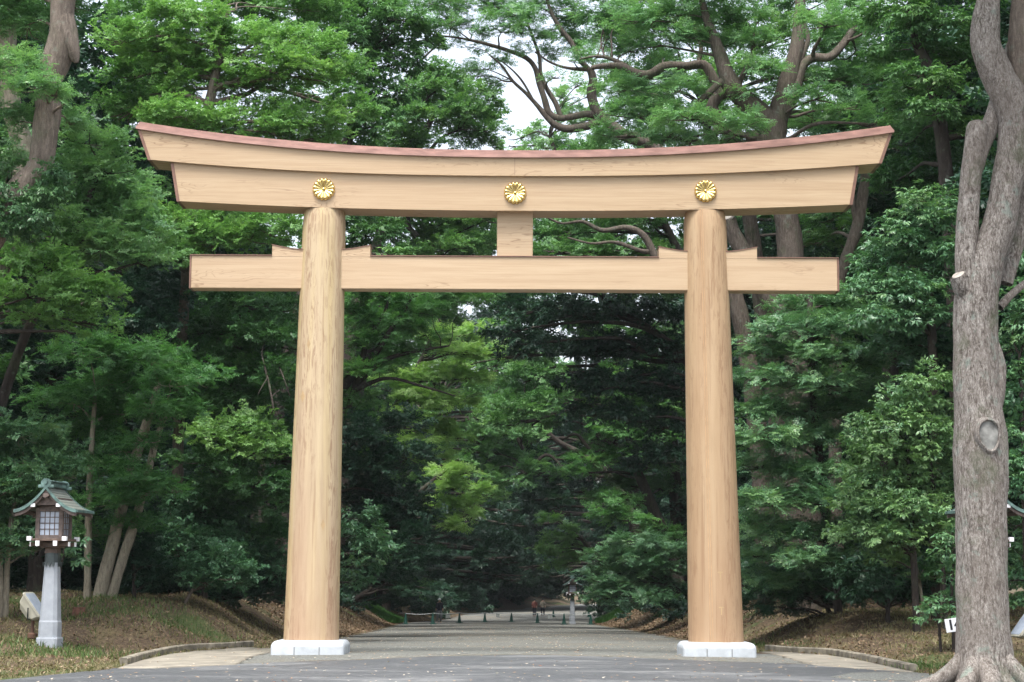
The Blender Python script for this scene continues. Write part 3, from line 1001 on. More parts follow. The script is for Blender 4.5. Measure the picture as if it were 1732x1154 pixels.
# ------------------------------------------------------------------ number sign
q = P(1611, 1057, -3.2)
sg = thing('number_sign', 'small white board with a black number by the foreground trunk', 'sign', (q[0], q[1], H(q[0], q[1])), R(-6))
hz = q[2] - H(q[0], q[1])
mb = MB(); M = Matrix.Rotation(R(-9), 3, 'Y')
mb.box((0.04, 0, hz), (0.34, 0.02, 0.25), M, bev=.004); mb.build('board', WHITE, sg)
mb = MB(); mb.box((0.06, 0.03, hz / 2 - .1), (0.035, 0.03, hz + .25)); mb.build('post', LWOOD, sg)
cu = bpy.data.curves.new('numeral', 'FONT'); cu.body = '14'; cu.size = 0.26; cu.extrude = 0.002; cu.offset = 0.008; cu.align_x = 'CENTER'; cu.align_y = 'CENTER'
tmp = bpy.data.objects.new('tmp', cu)
C.objects.link(tmp)
me = bpy.data.meshes.new_from_object(tmp.evaluated_get(bpy.context.evaluated_depsgraph_get()))
bpy.data.objects.remove(tmp)
nu = mesh_obj('numeral', me, simple('black_paint', (0.012, 0.012, 0.014), 0.5), sg)
nu.location = (0.035, -0.0125, hz); nu.rotation_euler = (R(90), R(-9), 0)

# tree stump
q = G(133, 1040)
st = thing('tree_stump', 'low reddish cut stump on the left bank beside the lantern', 'stump', tuple(q))
mb = MB(); rr = []
for z, r in ((-.2, .19), (.0, .17), (.08, .145), (.16, .14)):
    rr.append([(r * (1 + .08 * math.sin(3 * a + 1) + .05 * math.sin(7 * a)) * math.cos(a), r * (1 + .08 * math.sin(3 * a + 1) + .05 * math.sin(7 * a)) * math.sin(a), z) for a in np.linspace(0, 6.283, 20, endpoint=False)])
mb.loft(rr, smooth=True); mb.build('bark', simple('reddish_rot_wood', (0.16, 0.075, 0.05), .9, 0, .25, 14, .01), st)
mb = MB(); mb.loft([[(x * .92, y * .92, .161) for x, y, z in rr[-1]], [(x * .5, y * .5, .165) for x, y, z in rr[-1]]], False, True); mb.build('cut_face', simple('reddish_cut_wood', (0.24, 0.13, 0.09), .9), st)


# ------------------------------------------------------------------ cones, rope, notices
def make_cone():
    t = thing('traffic_cone', 'x', 'cone', (0, 0, 0), 0, 'green cones holding the barrier rope')
    mb = MB(); mb.box((0, 0, 0.02), (0.38, 0.38, 0.04), bev=.01); mb.build('base_plate', GREEN_PL, t)
    mb = MB(); rg = []
    for z, r in ((.04, .145), (.07, .135), (.60, .05), (.70, .04), (.70, .028)):
        rg.append([(r * math.cos(a), r * math.sin(a), z) for a in np.linspace(0, 6.283, 16, endpoint=False)])
    mb.loft(rg, smooth=True); mb.build('cone_body', GREEN_PL, t)
    return t


cone0 = make_cone()
CONES = [(686, 1056), (732, 1056), (777, 1054), (820, 1052.5), (865, 1052), (909, 1054), (954, 1056.5), (999, 1056.5)]
CL = ['leftmost green cone of the barrier before the bright grass', 'green cone by the standing person on the left of the barrier', 'third green cone from the left on the barrier line',
      'green cone just left of the middle barrier notice', 'green cone just right of the middle barrier notice', 'green cone in front of the red-topped walker',
      'green cone just left of the distant lantern', 'rightmost green cone of the near barrier row']
tops = []
for k, (a, b) in enumerate(CONES):
    g = G(a, b)
    o = cone0 if k == 0 else dup_tree(cone0, tuple(g), 0.3 * k, CL[k])
    o.location = tuple(g); o['label'] = CL[k]
    tops.append(np.array([g[0], g[1], g[2] + 0.69]))
for k, (a, b, l) in enumerate(((936, 1044, 'far green cone beyond the rope left of the distant lantern'), (996, 1044, 'far green cone beyond the rope right of the distant lantern'))):
    g = G(a, b); dup_tree(cone0, tuple(g), .4, l)
mb = MB()
rp = []
for a, b in zip(tops, tops[1:]):
    for t in np.linspace(0, 1, 9)[:-1]: rp.append(a + (b - a) * t - np.array([0, 0, 0.28 * t * (1 - t)]))
rp.append(tops[-1])
mb.tube(rp, 0.022, 6)
tag(mb.build('barrier_rope', simple('white_rope', (0.55, 0.58, 0.57), .8)), 'white rope strung between the green cones across the path', 'rope')


def rope_z(i, t): return tops[i] + (tops[i + 1] - tops[i]) * t - np.array([0, 0, 0.28 * t * (1 - t)])


for i, t, l in ((1, .55, 'white notice on the rope nearest the standing person'), (3, .48, 'white notice at the middle of the barrier rope'), (5, .5, 'white notice on the rope near the distant lantern')):
    q = rope_z(i, t)
    n = thing('rope_notice', l, 'notice', tuple(q), 0, 'notices hung on the barrier rope')
    mb = MB(); mb.box((0, -.03, -.15), (.30, .008, .21)); mb.build('sheet', simple('notice_paper', (.52, .54, .52), .8), n)
    mb = MB(); mb.box((0, -.025, -.03), (.26, .016, .05)); mb.build('clip', DMETAL, n)


# ------------------------------------------------------------------ people
def skin_body(name, verts, edges, radii, m, parent):
    me = bpy.data.meshes.new(name)
    me.from_pydata(verts, edges, [])
    o = mesh_obj(name, me, m, parent)
    md = o.modifiers.new('skin', 'SKIN')
    for i, r in enumerate(radii):
        me.skin_vertices[0].data[i].radius = (r, r) if not isinstance(r, tuple) else r
    me.skin_vertices[0].data[0].use_root = True
    md.use_smooth_shade = True
    s = o.modifiers.new('sub', 'SUBSURF'); s.levels = s.render_levels = 1
    return o


SKIN = simple('skin', (0.45, 0.28, 0.20), .6, 0, .04)


def person(label, loc, rz, top, legs, hair, hat=None, bag=None):
    t = thing('person', label, 'person', loc, rz)
    # one continuous body; joints: pelvis, chest, neck, head, arms, legs (walking)
    v = [(0, 0, .92), (0, 0, 1.12), (0, -.01, 1.36), (0, -.01, 1.44), (0, -.03, 1.53), (0, -.03, 1.63),
         (.17, 0, 1.36), (.23, .03, 1.10), (.24, -.06, .87), (.24, -.10, .79),
         (-.17, 0, 1.36), (-.23, -.03, 1.10), (-.23, .08, .88), (-.23, .09, .80),
         (.09, 0, .86), (.10, -.10, .48), (.10, .02, .08), (.10, -.13, .04),
         (-.09, 0, .86), (-.10, .05, .48), (-.10, .22, .10), (-.10, .10, .04)]
    e = [(0, 1), (1, 2), (2, 3), (3, 4), (4, 5), (2, 6), (6, 7), (7, 8), (8, 9), (2, 10), (10, 11), (11, 12), (12, 13),
         (0, 14), (14, 15), (15, 16), (16, 17), (0, 18), (18, 19), (19, 20), (20, 21)]
    rad = [.13, .125, .14, .05, .085, .08, .06, .045, .032, .035, .06, .045, .032, .035, .085, .06, .04, .04, .085, .06, .04, .04]
    skin_body('body', v, e, rad, SKIN, t)
    def cloth(name, paths, m):
        mb = MB()
        for pts, rr in paths:
            p, r = smooth_path(np.array(pts, float), rr, .08)
            mb.loft([[tuple(q) for q in ring] for ring in tube_rings(p, r, 12)], True, True, 0, True)
        return mb.build(name, m, t)
    cloth('shirt', [([(0, 0, .86), (0, 0, 1.1), (0, 0, 1.34), (0, 0, 1.42)], [.185, .165, .19, .09]),
                    ([(.15, 0, 1.37), (.22, .025, 1.15), (.235, .0, 1.02)], [.085, .07, .065]), ([(-.15, 0, 1.37), (-.22, -.025, 1.15), (-.23, 0, 1.02)], [.085, .07, .065])], top)
    cloth('trousers', [([(.08, 0, .95), (.09, 0, .84), (.10, -.10, .48), (.10, .0, .12)], [.11, .115, .085, .065]), ([(-.08, 0, .95), (-.09, 0, .84), (-.10, .05, .48), (-.10, .20, .14)], [.11, .115, .085, .065])], legs)
    mb = MB(); rg = []
    for k in range(7):
        a = R(-15 + 105 * k / 6)
        rg.append([(.098 * math.cos(a) * math.cos(q), -.015 + .112 * math.cos(a) * math.sin(q), 1.60 + .11 * math.sin(a)) for q in np.linspace(0, 6.283, 16, endpoint=False)])
    mb.loft(rg, smooth=True)
    if hat: mb.loft([[(.16 * math.cos(q), -.02 + .18 * math.sin(q), 1.60 + z) for q in np.linspace(0, 6.283, 16, endpoint=False)] for z in (0, .015)])
    mb.build('hat' if hat else 'hair', hat or hair, t)
    if bag:
        mb = MB(); mb.box((0, .2, 1.2), (.28, .14, .38), bev=.05); mb.build('backpack', bag, t)
    return t


NAVY = simple('navy_cloth', (.018, .02, .03), .9); GREY = simple('grey_cloth', (.20, .20, .21), .9); RED = simple('brick_red_cloth', (.17, .055, .042), .9)
KHAKI = simple('khaki_cloth', (.25, .22, .17), .9); WH = simple('white_cloth', (.72, .72, .73), .9); BLACK = simple('black_hair', (.015, .013, .012), .6)
g = G(743, 1054); person('person in dark top and white hat walking at the left of the barrier', tuple(g), R(25), NAVY, GREY, BLACK, WH)
g = G(904, 1043); person('person in a brick red top walking beyond the rope', tuple(g), R(170), RED, NAVY, BLACK)
g = G(918, 1042.5); person('person in khaki top and dark trousers beside the red-topped walker', tuple(g), R(190), KHAKI, NAVY, BLACK)
q = P(1014, 1030, 125.0); person('person in white shirt beyond the grassy bank on the right', (q[0], q[1], H(q[0], q[1])), R(200), WH, GREY, BLACK, None, NAVY)


# ------------------------------------------------------------------ foliage
def templates(kind, nvar=5):
    """sprays of leaves in a unit frame: x along the twig, z the upper side; four corners per leaf"""
    out = []
    q = np.random.default_rng({'oak': 1, 'laurel': 2, 'maple': 3}[kind])
    for _ in range(nvar):
        L = []
        if kind == 'oak':
            for s in (0, 1, 2):               # three short twigs, each with a rosette
                a0 = (s - 1) * 0.55 + q.normal(0, .12); o = np.array([0.15 * s, 0, 0.0]); tl = .75 - .1 * abs(s - 1)
                d0 = np.array([math.cos(a0), math.sin(a0), q.normal(.1, .12)])
                for k in range(6):
                    t = (k + 1) / 6 * tl
                    a = a0 + (1 if k % 2 else -1) * q.uniform(.4, 1.1)
                    L.append((o + d0 * t, (math.cos(a), math.sin(a), q.normal(.12, .25)), (q.normal(0, .35), q.normal(0, .35), 1), q.uniform(.26, .38), .42))
                for k in range(4):
                    a = a0 + q.uniform(-1.2, 1.2)
                    L.append((o + d0 * tl, (math.cos(a), math.sin(a), q.normal(.25, .3)), (q.normal(0, .35), q.normal(0, .35), 1), q.uniform(.28, .40), .40))
        elif kind == 'laurel':
            for s in (0, 1):
                a0 = (s - .5) * 0.8 + q.normal(0, .15); d0 = np.array([math.cos(a0), math.sin(a0), q.normal(.05, .15)])
                for k in range(9):
                    t = q.uniform(.3, .8)
                    a = a0 + q.uniform(-1.6, 1.6)
                    L.append((d0 * t, (math.cos(a), math.sin(a), q.normal(-.25, .25)), (q.normal(0, .3), q.normal(0, .3), 1), q.uniform(.36, .52), .34))
        else:                                  # flat feathery layers
            for s in (0, 1, 2, 3):
                a0 = (s - 1.5) * 0.5 + q.normal(0, .1); tl = .9 - .12 * abs(s - 1.5)
                d0 = np.array([math.cos(a0), math.sin(a0), q.normal(-.03, .06)])
                for k in range(7):
                    t = (k + .6) / 7 * tl
                    a = a0 + (1 if k % 2 else -1) * q.uniform(.5, 1.1)
                    L.append((d0 * t, (math.cos(a), math.sin(a), q.normal(-.08, .12)), (q.normal(0, .18), q.normal(0, .18), 1), q.uniform(.20, .30), .46))
        vs = []
        area = 0
        for b, d, n, l, w in L:
            b = np.array(b); d = np.array(d, float); d /= np.linalg.norm(d); n = np.array(n, float)
            s = np.cross(n, d); s /= np.linalg.norm(s); n = np.cross(d, s)
            m = b + d * l * .48
            vs += [b, m + s * l * w / 2 + n * l * .05, b + d * l - n * l * .10, m - s * l * w / 2 + n * l * .05]
            area += l * l * w / 2
        out.append((np.array(vs), area))
    return out


TPL = {k: templates(k) for k in ('oak', 'laurel', 'maple')}


LAI_K = 1.9


def norm(a): return a / (np.linalg.norm(a, axis=-1, keepdims=True) + 1e-9)


def pad_leaves(q, c, r, kind, size, lai, tone, droop=0.12, up=1.0):
    """leafy bough: sprays gathered in small clumps over an uneven flattened ellipsoid"""
    tpl = TPL[kind]
    A = 2 * math.pi * (r[0] * r[1] + r[0] * r[2] + r[1] * r[2]) / 3 * 1.5
    n = int(max(6, LAI_K * lai * A / (tpl[0][1] * size * size)))
    K = max(5, int(n / 7))
    u = norm(q.normal(size=(K, 3)))
    u[:, 2] = np.where(u[:, 2] < -.25, -u[:, 2] * .6, u[:, 2])
    u = norm(u)
    ph = q.uniform(0, 6.3, 6)
    bumpy = 1 + .16 * np.sin(3 * u[:, 0] * 2 + ph[0]) * np.sin(4 * u[:, 2] + ph[1]) + .14 * np.sin(5 * u[:, 0] + 4 * u[:, 1] + ph[2]) + .08 * np.sin(9 * u[:, 0] - 7 * u[:, 2] + ph[3])
    rad = np.where(q.random(K) < .28, q.uniform(.25, .8, K), q.uniform(.78, 1.06, K)) * bumpy
    kc = u * rad[:, None] * r
    w = q.gamma(1.6, 1, K); w /= w.sum()
    idx = q.choice(K, n, p=w)
    sg = .13 * min(r[0], 1.3) + .10
    p = kc[idx] + q.normal(0, 1, (n, 3)) * np.array([sg, sg, sg * .55])
    uu = u[idx]
    d = norm(uu * np.array([1, 1, .45]) + q.normal(0, .42, (n, 3)) + np.array([0, 0, -droop]))
    nn = np.array([0, 0, up]) + uu * .45 + q.normal(0, .28, (n, 3))
    s = norm(np.cross(nn, d)); nz = np.cross(d, s)
    sc = size * q.uniform(.75, 1.25, n)
    V, T = [], []
    tv = q.integers(0, len(tpl), n)
    ktone = q.normal(0, .13, K)
    for k, (t, _) in enumerate(tpl):
        m = np.where(tv == k)[0]
        if not len(m): continue
        F = np.stack([d[m], s[m], nz[m]], 1) * sc[m][:, None, None]
        vv = np.einsum('vk,nkj->nvj', t, F) + (p[m] + c)[:, None]
        V.append(vv.reshape(-1, 3))
        nl = len(t) // 4
        T.append((tone + ktone[idx[m]][:, None] + q.normal(0, .13, (len(m), nl))).ravel())
    return np.concatenate(V), np.clip(np.concatenate(T), 0, 1)


def leaves_obj(name, VT, m, parent=None):
    V = np.concatenate([a for a, _ in VT]); T = np.concatenate([b for _, b in VT])
    if parent is not None:
        V = V - np.array(parent.location)
    f = np.arange(len(V), dtype=np.int32).reshape(-1, 4)
    return mesh_obj(name, quads_mesh(name, V, f, T), m, parent)


NLEAF = [0]


def limbs_mesh(name, paths, m, parent, sides=12, nz=.06, seed=0):
    mb_v, mb_f = [], []
    base = 0
    off = np.array(parent.location) if parent is not None else 0
    for k, (p, r) in enumerate(paths):
        p, r = smooth_path(p, r, max(.12, float(np.mean(r)) * .7))
        n = sides if np.max(r) > .06 else 6
        rg = tube_rings(p, r, n, nz if np.max(r) > .05 else 0, seed + k)
        mb_v.append(rg.reshape(-1, 3) - off)
        i = np.arange(rg.shape[0] * n).reshape(-1, n) + base
        j = np.roll(i, -1, 1)
        mb_f.append(np.stack([i[:-1], j[:-1], j[1:], i[1:]], -1).reshape(-1, 4))
        # close the tip
        base += rg.shape[0] * n
    V = np.concatenate(mb_v); Fq = np.concatenate(mb_f)
    me = quads_mesh(name, V, Fq)
    me.polygons.foreach_set('use_smooth', np.ones(len(Fq), bool))
    return mesh_obj(name, me, m, parent)


def tree(name, label, cat, Y, trunk, pads, leaf='oak', lm='oak', bark=BARK_DARK, size=None, lai=1.6, tone=.5, group='trees of the shrine forest',
         base=None, branches=(), seed=0, jit=1.0, limb=True, extra=None, nz=.06, droop=.12, trunk_name='trunk', deep=.9):
    """trunk: list of stems, each [(px, py, width_px[, dY])...]; pads: [(px, py, rx, ry[, dY[, tone]])...] in photo pixels at depth Y"""
    q = np.random.default_rng(1000 + seed)
    def pt(e):
        dy = e[3] if len(e) > 3 else 0
        return P(e[0], e[1], Y + dy)
    stems = []
    for st_ in trunk:
        pts = [pt(e) for e in st_]; rad = [e[2] / 2 * mpp(Y + (e[3] if len(e) > 3 else 0)) for e in st_]
        stems.append((np.array(pts), np.array(rad)))
    p0 = stems[0][0][0]
    loc = (p0[0], p0[1], H(p0[0], p0[1]))
    for sp_, _ in stems[1:]:
        gz_ = H(sp_[0][0], sp_[0][1])
        if sp_[0][2] < gz_ + .7: sp_[0][2] = gz_ - .15
    xr_ = p0[0] - float(path_c(p0[1])); em = float(edge(p0[1])) + 2.8
    if abs(xr_) < em and p0[1] > 5:
        sh = math.copysign(em, xr_) - xr_
        n0 = len(stems[0][0])
        for k_ in range(n0): stems[0][0][k_][0] += sh * max(0, 1 - k_ / (n0 * .8)) ** 1.3
        loc = (stems[0][0][0][0], p0[1], H(stems[0][0][0][0], p0[1]))
    if stems[0][0][0][2] < loc[2] + 1.5:
        stems[0][0][0][2] = min(stems[0][0][0][2], loc[2] - .15)
    elif base is not False:                   # carry the first stem down to the ground
        x = p0[0] if base is None else P(base, 1000, Y)[0]
        xr_ = x - float(path_c(p0[1])); em = float(edge(p0[1])) + 2.8
        if abs(xr_) < em: x = float(path_c(p0[1])) + math.copysign(em, xr_)
        loc = (x, p0[1], H(x, p0[1]))
        pp = np.array([x, p0[1] + .2, loc[2] - .2])
        stems[0] = (np.vstack([pp, (pp + p0) / 2 + q.normal(0, .12, 3), stems[0][0]]), np.concatenate([[stems[0][1][0] * 1.25, stems[0][1][0] * 1.05], stems[0][1]]))
    t = thing(name, label, cat, loc, 0, group)
    allp = np.vstack([smooth_path(p, r, .3)[0] for p, r in stems])
    allr = np.concatenate([smooth_path(p, r, .3)[1] for p, r in stems])
    br = []
    for st_ in branches:
        pts = np.array([pt(e) for e in st_]); rad = np.array([e[2] / 2 * mpp(Y) for e in st_])
        br.append((pts, rad))
    if br:
        bp = [smooth_path(p, r, .3) for p, r in br]
        allp2 = np.vstack([allp] + [a for a, _ in bp]); allr2 = np.concatenate([allr] + [b for _, b in bp])
    else: allp2, allr2 = allp, allr
    sz = (size if size else (.34 if leaf != 'laurel' else .40)) * (.74 if Y < 14 else (.85 if Y < 45 else .95))
    VT, lm_paths = [], []
    for e in pads:
        dY = (e[4] if len(e) > 4 and e[4] is not None else q.uniform(-jit, jit))
        tn = e[5] if len(e) > 5 else tone
        c = P(e[0], e[1], Y + dY)
        k = mpp(Y + dY)
        r = np.array([e[2] * k, deep * (e[2] * .6 + e[3] * .4) * k, e[3] * k])
        VT.append(pad_leaves(q, c, r, leaf, sz, lai, tn, droop))
        if limb:
            dd = np.linalg.norm(allp2 - c, axis=1) + np.where(allp2[:, 2] > c[2] - .1, 4.0, 0)
            i = int(np.argmin(dd))
            a = allp2[i]; L = np.linalg.norm(c - a)
            r0 = min(allr2[i] * .6, .022 * L + .015)
            mid = (a + c) / 2 + np.array([q.normal(0, .08 * L), q.normal(0, .08 * L), .06 * L + q.normal(0, .04 * L)])
            lm_paths.append((np.array([a, a * .6 + mid * .4 + q.normal(0, .03 * L, 3), mid, c]), np.array([r0, r0 * .8, r0 * .6, r0 * .28])))
            for _ in range(4):               # twigs inside the bough
                u = norm(q.normal(size=3) * np.array([1, 1, .5])) * r * .9
                lm_paths.append((np.array([mid * .3 + c * .7, c + u * .5 + np.array([0, 0, -.05]), c + u]), np.array([r0 * .4, r0 * .25, .006])))
    limbs_mesh(trunk_name, stems + lm_paths, bark, t, 14, nz, seed)
    for j, b_ in enumerate(br):
        limbs_mesh('branch', [b_], bark, t, 12, nz, seed + 50 + j)
    if VT:
        o = leaves_obj('crown', VT, LM[lm], t)
        NLEAF[0] += len(o.data.polygons)
    if extra: extra(t, q)
    return t


G_ = 'trees of the shrine forest'
# --- T1: big trunk in the right foreground
Y1 = -11.0
t1 = thing('old_tree', 'huge grey forked tree trunk in the right foreground with a pruned knot', 'tree', tuple(np.append(P(1665, 1150, Y1)[:2], H(P(1665, 1150, Y1)[0], Y1))), 0, G_)
def S(lst, Y): return (np.array([P(a, b, Y + (d[0] if d else 0)) for a, b, w, *d in lst]), np.array([w / 2 * mpp(Y) for a, b, w, *d in lst]))
tr1 = S([(1672, 1185, 150), (1668, 1150, 116), (1665, 1115, 97), (1663, 1060, 90), (1662, 1000, 86), (1661, 940, 84), (1660, 880, 85), (1659, 820, 88), (1659, 760, 90), (1656, 710, 80), (1652, 660, 76),
         (1651, 610, 76), (1649, 560, 72), (1650, 510, 74), (1658, 470, 68), (1672, 430, 58), (1689, 385, 56), (1699, 340, 54), (1703, 312, 54), (1714, 262, 60), (1721, 215, 66)], Y1)
limbs_mesh('trunk', [tr1, S([(1668, 720, 34), (1680, 670, 38), (1684, 620, 34), (1676, 570, 20)], Y1)], BARK_FRONT, t1, 48, .03, 3)
b1 = S([(1722, 222, 60), (1712, 175, 62), (1692, 138, 58), (1675, 100, 56), (1666, 68, 52), (1668, 30, 46), (1672, 0, 40), (1676, -60, 38), (1690, -160, 32)], Y1)
limbs_mesh('branch', [b1], BARK_FRONT, t1, 32, .035, 8)
b2 = S([(1642, 500, 46, -.05), (1634, 450, 38, -.05), (1636, 390, 39), (1640, 312, 38), (1647, 260, 38), (1653, 216, 38), (1655, 208, 28), (1656, 203, 5)], Y1)
limbs_mesh('branch', [b2], BARK_FRONT, t1, 26, .04, 12)
b2b = S([(1647, 290, 28), (1660, 248, 31, .03), (1675, 212, 30, .1), (1686, 175, 27, .2), (1696, 140, 26, .3), (1712, 90, 28, .45), (1735, 20, 26, .5), (1760, -80, 18, .6)], Y1)
limbs_mesh('branch', [b2b], BARK_FRONT, t1, 22, .045, 15)
b3 = S([(1728, 225, 44, .1), (1735, 175, 48, .1), (1730, 120, 46, .1), (1726, 60, 40, .1), (1730, 0, 36, .1), (1745, -60, 32, 0)], Y1)
limbs_mesh('branch', [b3], BARK_BROWN, t1, 22, .045, 19)
limbs_mesh('branch', [S([(1690, 520, 16, .2), (1715, 495, 13, .3), (1745, 470, 12, .5), (1790, 430, 9, .8)], Y1)], BARK_FRONT, t1, 10, .05, 23)
limbs_mesh('branch', [S([(1700, 480, 26, .35), (1722, 400, 26, .4), (1736, 330, 24, .4), (1750, 240, 22, .4)], Y1)], BARK_FRONT, t1, 14, .05, 29)


def disc(name, c, a, b, nrm_, m, parent, lip=0.0):
    n_ = Vector(nrm_).normalized(); u = n_.cross(Vector((0, 0, 1))).normalized(); w = u.cross(n_)
    mb = MB(); K = 28
    wob = [(1 + .05 * math.sin(2 * t + .6) + .03 * math.sin(3 * t)) * (1 + (.16 if lip else 0) * max(0, math.cos(t + 1.9)) ** 4 - (.08 if lip else 0) * math.sin(t + .4) ** 2) for t in np.linspace(0, 6.283, K, endpoint=False)]
    ring = lambda s, o: [tuple(Vector(c) + (u * math.cos(t) * a * s + w * math.sin(t) * b * s) * wob[i] + n_ * o) for i, t in enumerate(np.linspace(0, 6.283, K, endpoint=False))]
    if lip:
        mb.loft([ring(1.30, -.06), ring(1.22, .0), ring(1.08, lip), ring(.98, lip * .9), ring(.94, lip * .2)], True, False, 1, True)
        mb.loft([ring(.95, lip * .2), ring(.3, lip * .35)], False, True, 0, True)
    else:
        mb.loft([ring(1.06, -.05), ring(1.0, -.01), ring(.86, .004)], True, False, 1, True)
        mb.loft([ring(.87, .003), ring(.3, .006)], False, True, 0, True)
    o = mb.build(name, [m, BARK_FRONT], parent)
    o.location = -Vector(parent.location)
    return o


kc = P(1667, 738, Y1); disc('pruning_scar', (kc[0] - .06, kc[1] - .395, kc[2]), .15, .225, (.10, -1, 0.02), CUTWOOD, t1, .05)
kc = P(1622, 466, Y1 - .2); 
limbs_mesh('branch', [(np.array([P(1640, 510, Y1 - .05), P(1628, 485, Y1 - .15), P(1621, 467, Y1 - .2)]), np.array([.16, .14, .125]))], BARK_FRONT, t1, 16, .04, 31)
disc('pruning_scar', kc + np.array([-.01, 0, .01]), .125, .10, (-.55, -.35, .75), CUTPALE, t1)
# roots
rp0 = P(1665, 1130, Y1)
gz = lambda x, y: H(x, y)
for (ax, ay, L, w) in ((-1, -.12, 1.25, .13), (-.75, -.8, 1.0, .14), (-.2, -1, .8, .15), (.8, -.6, .9, .14), (-1, .5, .8, .12)):
    pts, rr = [], []
    d = np.array([ax, ay]) / math.hypot(ax, ay)
    for k in range(6):
        t = k / 5
        x, y = rp0[0] + d[0] * (.22 + L * t) + .05 * math.sin(5 * t + ax), Y1 + d[1] * (.22 + L * t) + .06 * math.sin(4 * t + ay * 3)
        pts.append((x, y, gz(x, y) + .42 * (1 - t) ** 2.6 + .03 - .07 * t)); rr.append(w * (1 - .6 * t) + .015)
    limbs_mesh('root', [(np.array(pts), np.array(rr))], BARK_FRONT, t1, 14, .06, 40 + int(ax * 10))
q = np.random.default_rng(77)
VT = []
for k in range(26):
    c = P(1690, -150, Y1) + np.array([q.uniform(-3, 4.5), q.uniform(-3, 3.5), q.uniform(0.6, 4.5)])
    VT.append(pad_leaves(q, c, np.array([1.1, 1.1, .5]), 'oak', .3, .8, .5))
leaves_obj('crown', VT, LM['oak'], t1)
for k, (a, b, c_) in enumerate(((-2.2, .5, 1.6), (1.8, -1.2, 2.2), (2.6, 1.4, 1.8), (-.8, -1.8, 2.6))):
    p0 = b1[0][-1]; limbs_mesh('branch', [(np.array([p0 - [0, 0, .4], p0 + np.array([a * .5, b * .5, c_ * .6]), p0 + np.array([a, b, c_])]), np.array([.12, .08, .03]))], BARK_FRONT, t1, 8, .05, 60 + k)

# --- T2: leaning old tree in the left foreground with ivy
tree('old_tree', 'thick leaning brown trunk at the upper left edge with feathery leaves over it', 'tree', -1.5,
     [[(-190, 1010, 90), (-170, 800, 84), (-120, 600, 78), (-60, 470, 64), (2, 365, 54), (36, 325, 50), (66, 290, 46), (73, 250, 44), (77, 215, 42), (82, 182, 38), (80, 146, 44), (98, 95, 46), (105, 55, 42), (106, 10, 42), (122, -90, 42), (130, -190, 30)],
      [(108, 30, 38), (114, 55, 36), (120, 78, 30), (126, 96, 20), (130, 107, 6)]],
     [(40, 45, 46, 36, .9), (20, 130, 36, 44, -.3), (66, 148, 38, 16, -1.0), (92, 158, 24, 14, -1.1), (28, 205, 24, 34, .2), (126, 12, 30, 14, .9), (25, 5, 46, 24, .9), (20, -60, 90, 40, .5), (150, -80, 70, 30, .9), (116, 205, 14, 26, .9), (10, 290, 26, 40, 1.2)],
     'maple', 'camphor', BARK_BROWN, size=.30, lai=1.5, tone=.45, seed=2, jit=.6, nz=.085)
q = np.random.default_rng(9)
VT = []
for (a, b, rx, ry, dy) in ((88, 300, 14, 18, -.9), (70, 330, 18, 16, -.95), (35, 350, 34, 22, -1.0), (82, 335, 22, 22, -.9), (10, 385, 34, 26, -1.0), (45, 385, 30, 22, -.8), (98, 300, 10, 18, -.5), (5, 330, 22, 26, -.6), (2, 270, 10, 30, -.3)):
    k = mpp(-1.5)
    VT.append(pad_leaves(q, P(a, b, -1.5 + dy * .6), np.array([rx * k, .28, ry * k]), 'laurel', .20, 1.5, .5, .5, .4))
iv = leaves_obj('ivy_vine', VT, LM['ivy'])
tag(iv, 'dark green ivy climbing the leaning trunk at the upper left edge', 'ivy')

tree('forest_tree', 'pale grey trunk at the left frame edge behind the leaning ivy-clad tree', 'tree', 1.5,
     [[(-110, 1005, 60), (-85, 800, 54), (-50, 600, 48), (5, 440, 42), (36, 330, 40), (40, 260, 36), (18, 180, 34), (12, 90, 32), (14, -40, 26), (20, -160, 20)]],
     [(0, -40, 60, 30), (60, -90, 80, 40), (-30, 40, 40, 30), (-40, 420, 50, 40), (-30, 520, 60, 45)], 'maple', 'camphor', BARK_PALE, size=.3, seed=3)

# --- B: pale-leaved tree left of the gate
tree('forest_tree', 'pale green tree with drooping sprays left of the gate beam end', 'tree', 2.6,
     [[(-40, 1005, 22), (-25, 800, 20), (30, 600, 16), (90, 470, 14), (145, 350, 12), (175, 260, 7)]],
     [(150, 240, 48, 28), (190, 290, 48, 30), (120, 300, 50, 36), (205, 335, 52, 30), (150, 355, 60, 38), (225, 385, 44, 26), (110, 410, 70, 40), (180, 425, 60, 34), (262, 400, 40, 24), (60, 440, 60, 36), (255, 440, 36, 20),
      (140, 215, 26, 20), (90, 350, 44, 34)],
     'oak', 'camphor', BARK_DARK, size=.33, lai=1.6, tone=.62, seed=4, jit=.9)
tree('forest_tree', 'low leafy bough with bare grey twigs at the left edge below the ivy', 'tree', .5,
     [[(-90, 1010, 40), (-80, 800, 34), (-70, 640, 26), (-40, 530, 12), (0, 505, 5), (50, 480, 3)]],
     [(60, 500, 60, 30), (120, 480, 50, 26), (150, 500, 40, 26), (100, 535, 44, 24), (150, 545, 34, 18), (40, 540, 26, 16), (115, 560, 26, 12), (15, 450, 40, 26), (70, 440, 44, 22)],
     'oak', 'bright', BARK_DARK, size=.34, lai=1.25, tone=.42, seed=5, jit=.5,
     branches=[[(-20, 480, 4), (40, 470, 3), (80, 452, 2.5), (100, 435, 1.5)], [(-20, 430, 5), (20, 440, 4), (60, 425, 3), (90, 410, 2)], [(-10, 400, 4), (40, 410, 5), (85, 400, 3)]])

